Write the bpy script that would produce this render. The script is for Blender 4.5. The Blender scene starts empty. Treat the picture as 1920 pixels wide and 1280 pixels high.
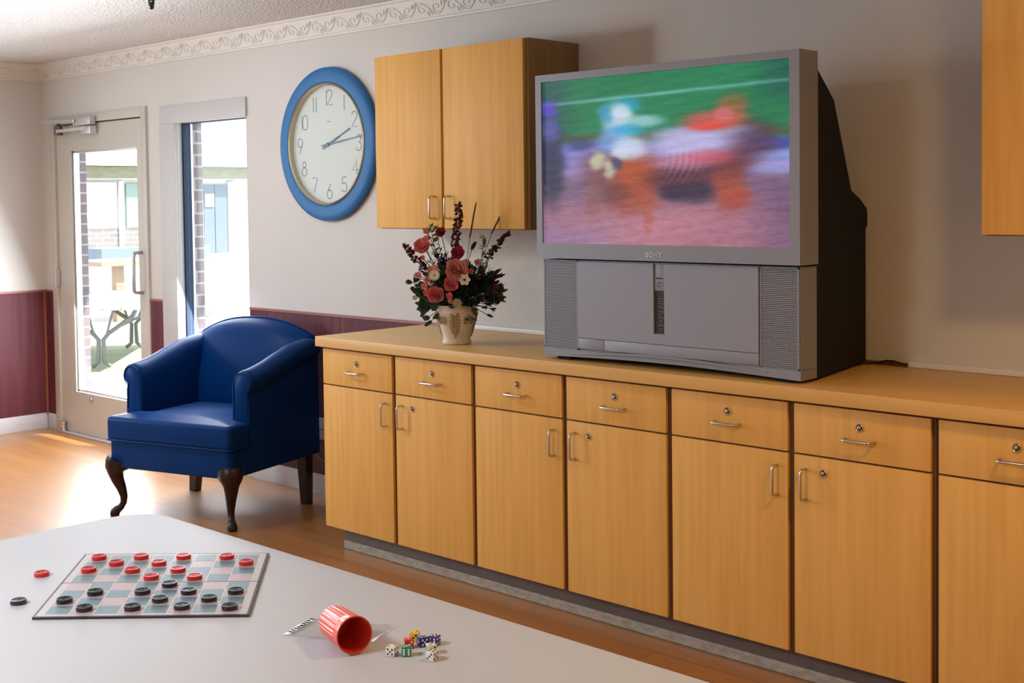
import bpy, bmesh, math, random
from mathutils import Vector, Matrix
PI = math.pi
S = bpy.context.scene
COL = S.collection
random.seed(7)

# ------------------------------------------------------------ camera
CAM = Vector((4.2734, -3.9213, 1.4817))
yaw, pitch, roll, FPX = 0.7612, -0.0383, -0.0122, 2360.1
fwd = Vector((-math.sin(yaw)*math.cos(pitch), math.cos(yaw)*math.cos(pitch), math.sin(pitch)))
rgt = Vector((math.cos(yaw), math.sin(yaw), 0)); upv = rgt.cross(fwd)
R_ = rgt*math.cos(roll) + upv*math.sin(roll); U_ = -rgt*math.sin(roll) + upv*math.cos(roll)
cd = bpy.data.cameras.new('camera'); cam = bpy.data.objects.new('camera', cd); COL.objects.link(cam)
cam.matrix_world = Matrix(((R_.x, U_.x, -fwd.x, CAM.x), (R_.y, U_.y, -fwd.y, CAM.y), (R_.z, U_.z, -fwd.z, CAM.z), (0, 0, 0, 1)))
cd.sensor_width = 36; cd.lens = FPX*36/1920; cd.shift_y = -174.1/1920
cd.clip_start = 0.05; cd.clip_end = 300
S.camera = cam

# ------------------------------------------------------------ world, sun, daylight, lamp light, exposure
w = bpy.data.worlds.new('world'); S.world = w; w.use_nodes = True
bg = w.node_tree.nodes['Background']
bg.inputs[0].default_value = (0.86, 0.93, 1.0, 1); bg.inputs[1].default_value = 2.8
sd = bpy.data.lights.new('sun', 'SUN'); sd.energy = 14.0; sd.angle = 0.02; sd.color = (1, .96, .9)
so = bpy.data.objects.new('sun', sd); COL.objects.link(so)
so.rotation_euler = Vector((-.55, -.39, -1)).to_track_quat('-Z', 'Y').to_euler()
def area(name, loc, target, sx, sy, power, color, spread=PI):
    d = bpy.data.lights.new(name, 'AREA'); d.shape = 'RECTANGLE'; d.size = sx; d.size_y = sy
    d.energy = power; d.color = color; d.spread = spread
    o = bpy.data.objects.new(name, d); COL.objects.link(o); o.location = loc
    o.rotation_euler = (Vector(target)-Vector(loc)).to_track_quat('-Z', 'Y').to_euler()
    return o
# daylight falling through the window of the left wall
DAY = (.74, .88, 1.0)
area('daylight_left_window', (-3.70, -3.50, 1.45), (0, -3.50, 1.45), 1.3, 1.25, 66, DAY)
area('daylight_corner_window', (-3.70, -1.40, 1.45), (0, -1.40, 1.45), .95, 1.25, 4, DAY)
# daylight of the glazed door and the narrow window
area('daylight_door', (-2.96, -.06, 1.0), (-2.96, -3, -.2), .80, 1.5, 34, (.88, .93, 1.0))
area('daylight_window', (-1.76, -.05, 1.15), (-1.76, -3, -.1), .64, 1.5, 36, (.88, .93, 1.0))
# warm ceiling lamp over the right part of the room
ld = bpy.data.lights.new('ceiling_lamp_light', 'AREA'); ld.shape = 'DISK'; ld.size = .30; ld.energy = 20; ld.color = (1.0, .56, .16)
lo = bpy.data.objects.new('ceiling_lamp_light', ld); COL.objects.link(lo); lo.location = (3.72, -1.51, 2.36)
pd = bpy.data.lights.new('fan_lamp_light', 'POINT'); pd.shadow_soft_size = .10; pd.energy = 37; pd.color = (.96, .97, 1.0)
po = bpy.data.objects.new('fan_lamp_light', pd); COL.objects.link(po); po.location = (-.90, -1.75, 1.93)
ld2 = bpy.data.lights.new('rear_fill_light', 'AREA'); ld2.shape = 'DISK'; ld2.size = .6; ld2.energy = 56; ld2.color = (1.0, .97, .92)  # neutral fill added on the camera side to brighten table and cabinet fronts
lo2 = bpy.data.objects.new('rear_fill_light', ld2); COL.objects.link(lo2); lo2.location = (1.9, -4.4, 2.36)
S.view_settings.view_transform = 'Standard'; S.view_settings.look = 'None'
S.view_settings.gamma = 1; S.view_settings.use_curve_mapping = False
S.view_settings.exposure = 0.17
try:
    S.cycles.use_denoising = True; S.cycles.max_bounces = 8; S.cycles.diffuse_bounces = 5
    S.cycles.sample_clamp_indirect = 6; S.cycles.transparent_max_bounces = 12
    S.cycles.caustics_reflective = False; S.cycles.caustics_refractive = False
except Exception: pass

# ------------------------------------------------------------ materials
def srgb(r, g, b):
    f = lambda c: (c/255/12.92) if c/255 <= .04045 else ((c/255+.055)/1.055)**2.4
    return (f(r), f(g), f(b), 1)
MATS = {}
def mat(name, col, rough=.5, metal=0, spec=.5, noise=None, bump=None, coat=0, var=None, coords='Object', emis=None, alpha=None, sheen=0, trans=0):
    """var=(scale xyz, second colour, amount, detail)   bump=(scale xyz, strength, distance)"""
    if name in MATS: return MATS[name]
    m = bpy.data.materials.new(name); m.use_nodes = True; nt = m.node_tree; N = nt.nodes; L = nt.links
    b = N['Principled BSDF']; b.inputs['Base Color'].default_value = col if len(col) == 4 else (*col, 1)
    b.inputs['Roughness'].default_value = rough; b.inputs['Metallic'].default_value = metal
    b.inputs['Specular IOR Level'].default_value = spec
    b.inputs['Coat Weight'].default_value = coat
    b.inputs['Coat Roughness'].default_value = .15
    b.inputs['Sheen Weight'].default_value = sheen; b.inputs['Sheen Roughness'].default_value = .35; b.inputs['Sheen Tint'].default_value = (.10, .32, 1, 1)
    b.inputs['Transmission Weight'].default_value = trans
    tc = N.new('ShaderNodeTexCoord')
    if var:
        sc, c2, amt, det = var
        mp = N.new('ShaderNodeMapping'); mp.inputs['Scale'].default_value = sc; L.new(tc.outputs[coords], mp.inputs[0])
        nz = N.new('ShaderNodeTexNoise'); nz.inputs['Scale'].default_value = 1; nz.inputs['Detail'].default_value = det; L.new(mp.outputs[0], nz.inputs[0])
        rp = N.new('ShaderNodeValToRGB'); rp.color_ramp.elements[0].position = .35; rp.color_ramp.elements[1].position = .65
        rp.color_ramp.elements[0].color = (0, 0, 0, 1); rp.color_ramp.elements[1].color = (amt, amt, amt, 1)
        L.new(nz.outputs[0], rp.inputs[0])
        mx = N.new('ShaderNodeMix'); mx.data_type = 'RGBA'; mx.inputs[6].default_value = col if len(col) == 4 else (*col, 1); mx.inputs[7].default_value = c2 if len(c2) == 4 else (*c2, 1)
        L.new(rp.outputs[0], mx.inputs[0]); L.new(mx.outputs[2], b.inputs['Base Color'])
    if bump:
        sc, st, di = bump
        mp = N.new('ShaderNodeMapping'); mp.inputs['Scale'].default_value = sc; L.new(tc.outputs[coords], mp.inputs[0])
        nz = N.new('ShaderNodeTexNoise'); nz.inputs['Scale'].default_value = 1; nz.inputs['Detail'].default_value = 3; L.new(mp.outputs[0], nz.inputs[0])
        bp = N.new('ShaderNodeBump'); bp.inputs['Strength'].default_value = st; bp.inputs['Distance'].default_value = di
        L.new(nz.outputs[0], bp.inputs['Height']); L.new(bp.outputs[0], b.inputs['Normal'])
    if name == 'wood laminate floor': b.inputs['Coat Roughness'].default_value = .42
    MATS[name] = m
    return m
wall_m = mat('cream wall paint', (.61, .595, .57), .7, var=((2, 2, 2), (.585, .565, .535), .6, 2), bump=((120, 120, 120), .25, .002))
ceil_m = mat('popcorn ceiling', (.82, .83, .84), .95, var=((75, 75, 75), (.58, .58, .59), .8, 4), bump=((70, 70, 70), 1.0, .02))
crown_m = mat('crown plaster', (.68, .66, .62), .55, var=((5, 5, 5), (.63, .61, .56), .6, 2))
maple = mat('maple laminate', (.78, .445, .125), .5, var=((42, 42, 2.0), (.67, .365, .092), .75, 4), spec=.18)
maple_h = mat('maple laminate worktop', (.70, .43, .14), .38, var=((2.2, 38, 38), (.64, .38, .11), .7, 4), spec=.35)
maple_dark = mat('maple carcass', (.13, .06, .02), .6, var=((38, 38, 2.2), (.10, .045, .015), .8, 4))
steel = mat('brushed nickel', (.62, .60, .57), .28, 1)
lockm = mat('lock brass', (.72, .62, .50), .3, 1)
black = mat('black rubber', (.012, .012, .012), .5)
grey_vinyl = mat('grey vinyl cove base', (.14, .115, .10), .5, var=((8, 8, 3), (.11, .09, .08), .7, 3))
white_trim = mat('white painted trim', (.72, .70, .69), .4)
casing_m = mat('grey white casing', (.50, .50, .50), .45)
door_paint = mat('ivory door paint', (.53, .51, .46), .42, var=((3, 3, 3), (.50, .475, .42), .5, 2))
base_m = mat('pale vinyl baseboard', (.62, .62, .66), .35, var=((4, 4, 20), (.52, .51, .54), .6, 3))
navy_frame = mat('navy anodised frame', (.006, .028, .075), .35, .0, .3)
alu = mat('aluminium', (.75, .75, .76), .3, .9)
closer_m = mat('closer silver', (.60, .59, .60), .35, .5)
blue_chair = mat('blue vinyl upholstery', (.0006, .030, .145), .42, spec=.10, sheen=.25, var=((6, 6, 6), (.0005, .026, .125), .6, 3), bump=((300, 300, 300), .15, .001))
mahog = mat('mahogany leg', (.022, .0065, .005), .35, spec=.3, coat=.12)
tv_silver = mat('silver plastic', (.25, .265, .31), .48, .2)
tv_panel = mat('smooth silver panel', (.275, .29, .345), .5, .2)
tv_black = mat('matte black plastic', (.012, .011, .014), .75, spec=.2)
tv_slot = mat('slot plastic', (.03, .03, .034), .35)
white_print = mat('white print', (.8, .8, .8), .4)
chrome_logo = mat('logo chrome', (.85, .85, .88), .22, .8)
clock_blue = mat('blue painted frame', (.025, .15, .38), .5, spec=.3, var=((6, 6, 6), (.02, .13, .34), .5, 2))
gold = mat('satin gold', (.55, .47, .30), .3, .9)
clock_face = mat('clock face', (.78, .80, .77), .6)
ink = mat('teal grey ink', (.12, .19, .22), .5)
hand_m = mat('steel blue hand', (.10, .17, .22), .4, .3)
table_m = mat('white grey laminate', (.52, .56, .645), .5, spec=.12, var=((1.2, 1.2, 1.2), (.50, .54, .625), .5, 2))
table_edge = mat('table edge', (.45, .43, .42), .45)
red_p = mat('red plastic', (.56, .018, .014), .28, coat=.3)
black_p = mat('black plastic checker', (.006, .010, .020), .22, coat=.4)
cup_m = mat('coral red plastic', (.80, .075, .035), .36, coat=.2)
bd_pink = mat('board pink', (.43, .32, .36), .45, coat=.15)
bd_teal = mat('board teal', (.10, .22, .28), .45, coat=.15, var=((20, 20, 20), (.08, .17, .26), .6, 2))
bd_line = mat('board line', (.47, .45, .49), .45, coat=.15)
bd_edge = mat('board edge', (.03, .025, .04), .5)

def glass_mat():
    m = bpy.data.materials.new('clear glass'); m.use_nodes = True; nt = m.node_tree; N = nt.nodes; L = nt.links
    N.remove(N['Principled BSDF']); out = N['Material Output']
    tr = N.new('ShaderNodeBsdfTransparent'); tr.inputs[0].default_value = (.96, .98, .98, 1)
    gl = N.new('ShaderNodeBsdfGlossy'); gl.inputs['Roughness'].default_value = .02
    fr = N.new('ShaderNodeLayerWeight'); fr.inputs[0].default_value = .5
    pw = N.new('ShaderNodeMath'); pw.operation = 'POWER'; pw.inputs[1].default_value = 5; L.new(fr.outputs['Facing'], pw.inputs[0])
    ml = N.new('ShaderNodeMath'); ml.operation = 'MULTIPLY_ADD'; ml.inputs[1].default_value = .5; ml.inputs[2].default_value = .03; L.new(pw.outputs[0], ml.inputs[0])
    mx = N.new('ShaderNodeMixShader'); L.new(ml.outputs[0], mx.inputs[0]); L.new(tr.outputs[0], mx.inputs[1]); L.new(gl.outputs[0], mx.inputs[2])
    L.new(mx.outputs[0], out.inputs[0]); return m
glass = glass_mat()
def bag_mat():
    m = bpy.data.materials.new('clear plastic bag'); m.use_nodes = True; nt = m.node_tree; N = nt.nodes; L = nt.links
    N.remove(N['Principled BSDF']); out = N['Material Output']
    tr = N.new('ShaderNodeBsdfTransparent'); tr.inputs[0].default_value = (.97, .97, .97, 1)
    gl = N.new('ShaderNodeBsdfGlossy'); gl.inputs['Roughness'].default_value = .3
    lw = N.new('ShaderNodeLayerWeight'); lw.inputs[0].default_value = .5
    pw = N.new('ShaderNodeMath'); pw.operation = 'POWER'; pw.inputs[1].default_value = 4; L.new(lw.outputs['Facing'], pw.inputs[0])
    ml = N.new('ShaderNodeMath'); ml.operation = 'MULTIPLY_ADD'; ml.inputs[1].default_value = .4; ml.inputs[2].default_value = .03; L.new(pw.outputs[0], ml.inputs[0])
    mx = N.new('ShaderNodeMixShader'); L.new(ml.outputs[0], mx.inputs[0]); L.new(tr.outputs[0], mx.inputs[1]); L.new(gl.outputs[0], mx.inputs[2])
    L.new(mx.outputs[0], out.inputs[0]); return m
bagm = bag_mat()
def floor_mat():
    m = mat('wood laminate floor', (.30, .135, .045), .34, spec=.8, coat=1.0); nt = m.node_tree; N = nt.nodes; L = nt.links
    b = N['Principled BSDF']; tc = N.new('ShaderNodeTexCoord')
    mp = N.new('ShaderNodeMapping'); mp.inputs['Scale'].default_value = (1, 1, 1); L.new(tc.outputs['Object'], mp.inputs[0])
    br = N.new('ShaderNodeTexBrick'); br.inputs['Scale'].default_value = 1; br.inputs['Brick Width'].default_value = 1.2; br.inputs['Row Height'].default_value = .095
    br.inputs['Mortar Size'].default_value = .0012; br.inputs['Color1'].default_value = (.56, .235, .042, 1); br.inputs['Color2'].default_value = (.46, .180, .032, 1); br.inputs['Mortar'].default_value = (.12, .05, .02, 1)
    L.new(mp.outputs[0], br.inputs[0])
    mp2 = N.new('ShaderNodeMapping'); mp2.inputs['Scale'].default_value = (1.5, 30, 1); L.new(tc.outputs['Object'], mp2.inputs[0])
    nz = N.new('ShaderNodeTexNoise'); nz.inputs['Scale'].default_value = 1; nz.inputs['Detail'].default_value = 4; L.new(mp2.outputs[0], nz.inputs[0])
    mx = N.new('ShaderNodeMix'); mx.data_type = 'RGBA'; mx.blend_type = 'MULTIPLY'; mx.inputs[0].default_value = .45
    L.new(br.outputs[0], mx.inputs[6]); L.new(nz.outputs[0], mx.inputs[7]); L.new(mx.outputs[2], b.inputs['Base Color'])
    return m
floor_m = floor_mat()
def wains_mat():
    m = mat('mauve wood panelling', (.10, .025, .034), .45, spec=.2, var=((28, 28, 1.3), (.14, .04, .048), .9, 4)); return m
wains_m = wains_mat()
wains_cap = mat('panelling edge strip', (.30, .09, .06), .35)
def brick_mat(name, c1, c2, mortar, w_=.20, h_=.068, vertical='xz'):
    m = mat(name, c1, .85); nt = m.node_tree; N = nt.nodes; L = nt.links; b = N['Principled BSDF']
    tc = N.new('ShaderNodeTexCoord'); sp = N.new('ShaderNodeSeparateXYZ'); cb = N.new('ShaderNodeCombineXYZ')
    ad = N.new('ShaderNodeMath'); L.new(tc.outputs['Object'], sp.inputs[0]); L.new(sp.outputs[0], ad.inputs[0]); L.new(sp.outputs[1], ad.inputs[1])
    L.new(ad.outputs[0], cb.inputs[0]); L.new(sp.outputs[2], cb.inputs[1])
    br = N.new('ShaderNodeTexBrick'); br.inputs['Scale'].default_value = 1; br.inputs['Brick Width'].default_value = w_; br.inputs['Row Height'].default_value = h_
    br.inputs['Mortar Size'].default_value = h_*.09; br.inputs['Color1'].default_value = (*c1, 1); br.inputs['Color2'].default_value = (*c2, 1); br.inputs['Mortar'].default_value = (*mortar, 1)
    L.new(cb.outputs[0], br.inputs[0]); L.new(br.outputs[0], b.inputs['Base Color']); return m
brick_m = brick_mat('brown brick', (.24, .19, .20), (.19, .17, .21), (.42, .42, .43))
brick_far = brick_mat('far brick', (.19, .17, .165), (.16, .145, .14), (.30, .29, .28), .30, .11)

# ------------------------------------------------------------ mesh helpers
def box(bm, x0, x1, y0, y1, z0, z1, mi=0, bev=0):
    vs = [bm.verts.new((x, y, z)) for x in (x0, x1) for y in (y0, y1) for z in (z0, z1)]
    q = [(0, 1, 3, 2), (4, 6, 7, 5), (0, 4, 5, 1), (2, 3, 7, 6), (0, 2, 6, 4), (1, 5, 7, 3)]
    fs = [bm.faces.new([vs[i] for i in f]) for f in q]
    for f in fs: f.material_index = mi
    if bev:
        es = list({e for f in fs for e in f.edges})
        r = bmesh.ops.bevel(bm, geom=es, offset=bev, segments=2, affect='EDGES', profile=.6)
        for f in r['faces']: f.material_index = mi
    return vs
def xform(bm, verts, M):
    bmesh.ops.transform(bm, matrix=M, verts=verts)
def lathe(bm, prof, n=32, c=(0, 0, 0), mi=0, M=None, cap=True, rf=None):
    """prof: list of (r, z)."""
    rings = []
    for k, (r, z) in enumerate(prof):
        ring = []
        for i in range(n):
            a = 2*PI*i/n; rr = r*(rf(a, k) if rf else 1)
            p = Vector((rr*math.cos(a), rr*math.sin(a), z))
            if M: p = M @ p
            ring.append(bm.verts.new(p + Vector(c)))
        rings.append(ring)
    for a, b in zip(rings, rings[1:]):
        for i in range(n):
            f = bm.faces.new((a[i], a[(i+1) % n], b[(i+1) % n], b[i])); f.material_index = mi
    if cap:
        for ring, rev in ((rings[0], True), (rings[-1], False)):
            f = bm.faces.new(list(reversed(ring)) if rev else ring); f.material_index = mi
    return rings
def sweep(bm, path, r, n=8, mi=0, cap=True, sect=None, ref=None):
    """tube; r number or per-point list; sect: list of unit (a,b) for a non-round section."""
    P = [Vector(p) for p in path]; m = len(P)
    rr = r if isinstance(r, (list, tuple)) else [r]*m
    t0 = (P[1]-P[0]).normalized()
    nrm = Vector(ref) if ref else (Vector((0, 0, 1)) if abs(t0.z) < .9 else Vector((1, 0, 0)))
    rings = []
    for i in range(m):
        t = (P[min(i+1, m-1)]-P[max(i-1, 0)]).normalized()
        nrm = (nrm - t*nrm.dot(t))
        if nrm.length < 1e-6: nrm = t.orthogonal()
        nrm.normalize(); bi = t.cross(nrm)
        S_ = sect or [(math.cos(2*PI*k/n), math.sin(2*PI*k/n)) for k in range(n)]
        rings.append([bm.verts.new(P[i]+(nrm*a+bi*b)*rr[i]) for a, b in S_])
    k = len(rings[0])
    for a, b in zip(rings, rings[1:]):
        for i in range(k):
            f = bm.faces.new((a[i], a[(i+1) % k], b[(i+1) % k], b[i])); f.material_index = mi
    if cap:
        bm.faces.new(list(reversed(rings[0]))).material_index = mi; bm.faces.new(rings[-1]).material_index = mi
def prism(bm, poly, fn, mi=0):
    """poly list of 2D; fn(p, side) -> 3D for side 0/1"""
    a = [bm.verts.new(fn(p, 0)) for p in poly]; b = [bm.verts.new(fn(p, 1)) for p in poly]
    bm.faces.new(a).material_index = mi; bm.faces.new(list(reversed(b))).material_index = mi
    n = len(poly)
    for i in range(n): bm.faces.new((a[(i+1) % n], a[i], b[i], b[(i+1) % n])).material_index = mi
def loft(bm, secs, mi=0, closed=True, caps=True):
    R = [[bm.verts.new(p) for p in s] for s in secs]; n = len(R[0])
    for a, b in zip(R, R[1:]):
        for i in range(n if closed else n-1):
            bm.faces.new((a[i], a[(i+1) % n], b[(i+1) % n], b[i])).material_index = mi
    if caps:
        bm.faces.new(list(reversed(R[0]))).material_index = mi; bm.faces.new(R[-1]).material_index = mi
def ribbon(bm, pts, wd, fn, th=.001, mi=0):
    """flat stroke: pts 2D polyline, fn(u, v, d)->3D; d = height over the surface"""
    P = [Vector(p) for p in pts]; L_, R2 = [], []
    for i, p in enumerate(P):
        t = (P[min(i+1, len(P)-1)]-P[max(i-1, 0)]); t = t.normalized() if t.length > 1e-9 else Vector((1, 0))
        n = Vector((-t.y, t.x))*wd/2
        L_.append(p+n); R2.append(p-n)
    secs = [[fn(*l, 0), fn(*l, th), fn(*r, th), fn(*r, 0)] for l, r in zip(L_, R2)]
    loft(bm, secs, mi)
def finish(bm, name, mats, parent=None, smooth=None, recalc=True):
    if recalc: bmesh.ops.recalc_face_normals(bm, faces=bm.faces)
    me = bpy.data.meshes.new(name); bm.to_mesh(me); bm.free()
    for m in (mats if isinstance(mats, (list, tuple)) else [mats]): me.materials.append(m)
    if smooth is not None:
        me.polygons.foreach_set('use_smooth', [True]*len(me.polygons)); me.update()
        try: me.set_sharp_from_angle(angle=math.radians(smooth))
        except Exception: pass
    o = bpy.data.objects.new(name, me); COL.objects.link(o)
    if parent: o.parent = parent
    return o
def new(): return bmesh.new()
def tag(o, label=None, cat=None, group=None, kind=None):
    if label: o['label'] = label
    if cat: o['category'] = cat
    if group: o['group'] = group
    if kind: o['kind'] = kind
    return o
def thing(name, loc, label, cat, group=None, rz=0, kind=None):
    o = bpy.data.objects.new(name, None); COL.objects.link(o); o.location = loc; o.rotation_euler = (0, 0, rz)
    o.empty_display_size = .1
    return tag(o, label, cat, group, kind)
def solid(name, x0, x1, y0, y1, z0, z1, m, parent=None, bev=0):
    bm = new(); box(bm, x0, x1, y0, y1, z0, z1, 0, bev); return finish(bm, name, m, parent, 40 if bev else None)
def copy_tree(o, parent=None):
    c = o.copy(); COL.objects.link(c); c.parent = parent
    for ch in list(o.children): copy_tree(ch, c)
    return c
def arc(cx, cy, r, a0, a1, n=12, ry=None):
    ry = ry or r
    return [(cx+r*math.cos(math.radians(a0+(a1-a0)*i/n)), cy+ry*math.sin(math.radians(a0+(a1-a0)*i/n))) for i in range(n+1)]

# ------------------------------------------------------------ room shell
XL, XR, YF, ZC = -3.764, 5.6, -6.4, 2.412
TW = .17                                     # back wall thickness
DX0, DX1, DZ = -3.575, -2.470, 2.03          # door opening
WX0, WX1, WZ0, WZ1 = -2.117, -1.412, .40, 1.955
bm = new(); box(bm, XL-.2, XR+.2, YF-.2, .0, -.12, 0); tag(finish(bm, 'floor', floor_m), 'orange brown wood laminate floor', 'floor', kind='structure')
bm = new(); box(bm, XL-.2, XR+.2, YF-.2, TW, ZC, ZC+.12); tag(finish(bm, 'ceiling', ceil_m), 'white popcorn textured ceiling', 'ceiling', kind='structure')
bm = new()
def wbox(x0, x1, z0, z1):
    box(bm, x0, x1, 0, .10, z0, z1, 0); box(bm, x0, x1, .10, TW, z0, z1, 1)
    if x1 == DX0: box(bm, x1, x1+.078, .10, TW, z0, DZ, 1)
    if x0 == DX1: box(bm, x0-.05, x0, .10, TW, z0, DZ, 1)
wbox(XL-.2, DX0, -.12, ZC); wbox(DX0, DX1, DZ, ZC); wbox(DX1, WX0, -.12, ZC); wbox(WX0, WX1, -.12, WZ0); wbox(WX0, WX1, WZ1, ZC); wbox(WX1, XR+.2, -.12, ZC)
box(bm, DX0, DX1, 0, TW, -.12, 0, 1)
tag(finish(bm, 'wall_back', [wall_m, brick_m]), 'long cream wall behind the clock and cabinets', 'wall', kind='structure')
LY0, LY1, LZ0, LZ1 = -4.20, -2.80, .78, 2.10; MY0, MY1 = -1.92, -.88   # window of the left wall, outside the photo
bm = new()
box(bm, XL-.15, XL, MY1, 0, 0, ZC); box(bm, XL-.15, XL, LY1, MY0, 0, ZC); box(bm, XL-.15, XL, YF, LY0, 0, ZC)
for ya, yb in ((LY0, LY1), (MY0, MY1)): box(bm, XL-.15, XL, ya, yb, 0, LZ0); box(bm, XL-.15, XL, ya, yb, LZ1, ZC)
tag(finish(bm, 'wall_left', wall_m), 'cream wall at the far left corner', 'wall', kind='structure')
tag(solid('wall_right', XR, XR+.15, YF, 0, 0, ZC, wall_m), 'cream wall at the right end of the room', 'wall', kind='structure')
tag(solid('wall_front', XL-.15, XR+.15, YF-.15, YF, 0, ZC, wall_m), 'cream wall behind the camera', 'wall', kind='structure')

# wainscot panelling, baseboards
def wainscot(name, segs, label):
    bm = new()
    for ax, a, b, z0, z1 in segs:
        if ax == 'x':
            box(bm, a, b, -.008, -.0005, z0, z1-.012, 0)
            box(bm, a, b, -.014, -.0005, z1-.012, z1, 1)
            k = a+.18
            while k < b-.05: box(bm, k-.0025, k+.0025, -.0095, -.0075, z0, z1-.012, 1); k += .61
        else:
            box(bm, XL+.0005, XL+.008, a, b, z0, z1-.012, 0)
            box(bm, XL+.0005, XL+.014, a, b, z1-.012, z1, 1)
    return tag(finish(bm, name, [wains_m, wains_cap]), label, 'wall panelling', kind='structure')
ZW = .926
wainscot('trim_1', [('x', -1.405, 5.5, .105, ZW)], 'mauve brown wood panelling low on the wall right of the window')
wainscot('trim_2', [('x', -2.42, -2.275, .105, ZW)], 'narrow strip of mauve panelling between door and window')
wainscot('trim_3', [('x', XL+.009, -3.64, .105, ZW)], 'sliver of dark panelling between corner and door frame')
wainscot('trim_4', [('y', MY1, -.009, .105, ZW), ('y', -6.3, LY0, .105, ZW), ('y', LY1, MY0, .105, ZW), ('y', LY0, LY1, .105, LZ0-.01), ('y', MY0, MY1, .105, LZ0-.01)], 'mauve brown wood panelling on the left wall')
bm = new(); box(bm, XL+.009, XL+.022, -.024, -.010, .105, ZW-.001); tag(finish(bm, 'trim_5', wains_cap), 'reddish vertical edge strip in the room corner', 'trim', kind='structure')
def bb(name, x0, x1, y0, y1, label):
    bm = new(); box(bm, x0, x1, y0, y1, 0, .104, 0, .003)
    tag(finish(bm, name, base_m, None, 40), label, 'baseboard', kind='structure')
bb('baseboard_back', -1.405, -.02, -.012, -.0005, 'pale baseboard behind the blue armchair')
bb('baseboard_middle', -2.42, -2.275, -.012, -.0005, 'short baseboard between door and window')
bb('baseboard_left', XL+.0005, XL+.012, -6.3, -.014, 'pale baseboard at the foot of the left wall')
bb('baseboard_corner', XL+.013, -3.64, -.012, -.0005, 'tiny baseboard between corner and door frame')

# crown moulding with scroll relief
ZK0, ZK1, CD = 2.302, 2.411, .052
def crown(name, mapf, length, label):
    bm = new()
    prof = [(0.0, ZK0), (.010, ZK0), (.012, ZK0+.010), (.009, ZK0+.014), (CD-.012, ZK1-.012), (CD-.004, ZK1-.010), (CD, ZK1), (0, ZK1)]
    a = [bm.verts.new(mapf(0, p[0], p[1])) for p in prof]; b = [bm.verts.new(mapf(length, p[0], p[1])) for p in prof]
    n = len(prof)
    bm.faces.new(a); bm.faces.new(list(reversed(b)))
    for i in range(n): bm.faces.new((a[(i+1) % n], a[i], b[i], b[(i+1) % n]))
    cr = tag(finish(bm, name, crown_m), label, 'crown moulding', kind='structure')
    bm = new(); L0, L1 = Vector((.009, ZK0+.014)), Vector((CD-.012, ZK1-.012))
    def P(s, t):       # t in 0..1 across the band
        q = L0.lerp(L1, t); return mapf(s, q.x+.0010, q.y-.0010)
    per = .196; k = 0
    while (k+1)*per < min(length, 5.4):
        s0 = k*per
        stem = [P(s0+per*u, .46+.34*math.sin(2*PI*u)) for u in [i/16 for i in range(17)]]
        sweep(bm, stem, .0021, 5)
        for sg, uc in ((1, .27), (-1, .77)):
            sp = []
            for i in range(20):
                a_ = i/19*2.2*PI; r = .030*(1-i/24)
                sp.append(P(s0+per*uc + r*math.cos(a_+1.2)*1.0, .46+sg*-.02 + sg*r*math.sin(a_+1.2)/.11))
            sweep(bm, sp, [.0020-.0007*i/19 for i in range(20)], 5)
            for dl in (-.022, 0, .02):
                lf = [P(s0+per*(uc+.22)+dl*.6+i*.006*(1 if dl >= 0 else .6), .46-sg*(.10+.09*i)+dl*2) for i in range(4)]
                sweep(bm, lf, [.0008, .0028, .0025, .0005], 5)
        k += 1
    finish(bm, 'scroll_relief', crown_m, cr, 60)
crown('trim_6', lambda s, d, z: (XL+s, -d, z), 9.3, 'cream crown moulding with scroll relief above clock and cabinets')
crown('trim_7', lambda s, d, z: (XL+d, -s, z), 6.3, 'cream crown moulding with scroll relief on the left wall')

# ------------------------------------------------------------ door
dr = thing('door_1', (-3.0, 0, 0), 'ivory glazed door with closer and pull handle', 'door', kind='structure')
def loc_child(o, root): o.matrix_parent_inverse = Matrix.Translation(-root.location); return o
def part(bm, name, m, root, smooth=None):
    o = finish(bm, name, m, root, smooth)
    if root.parent is None: o.matrix_parent_inverse = Matrix.Translation(-root.location)
    return o
bm = new()
box(bm, -3.632, DX0+.012, -.015, .09, 0, 2.062, 0, .002); box(bm, DX1-.012, -2.425, -.015, .09, 0, 2.062, 0, .002); box(bm, DX0+.0125, DX1-.0125, -.015, .09, 2.005, 2.062, 0, .002)
box(bm, DX0+.0125, DX1-.0125, .047, .089, 1.975, 2.0045); box(bm, DX0+.0125, DX0+.035, .047, .089, .011, 1.9745); box(bm, DX1-.035, DX1-.0125, .047, .089, .011, 1.9745)
part(bm, 'door_frame', door_paint, dr, 40)
bm = new(); a, b = DX0+.016, DX1-.016; g0, g1, gz0, gz1 = -3.375, -2.555, .280, 1.832
for q in ((a, g0, .012, 1.997), (g1, b, .012, 1.997), (g0, g1, .012, gz0), (g0, g1, gz1, 1.997)):
    box(bm, q[0], q[1], 0.0, .045, q[2], q[3])
leaf = part(bm, 'door_leaf', door_paint, dr)
bm = new(); t = .014
for q in ((g0, g0+t, gz0, gz1), (g1-t, g1, gz0, gz1), (g0, g1, gz0, gz0+t), (g0, g1, gz1-t, gz1)): box(bm, q[0], q[1], .014, .052, q[2], q[3])
part(bm, 'glazing_bead', alu, dr)
bm = new(); box(bm, g0+.012, g1-.012, .028, .033, gz0+.012, gz1-.012); part(bm, 'glass_pane', glass, dr)
bm = new(); hx, hy = -2.513, -.062
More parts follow.
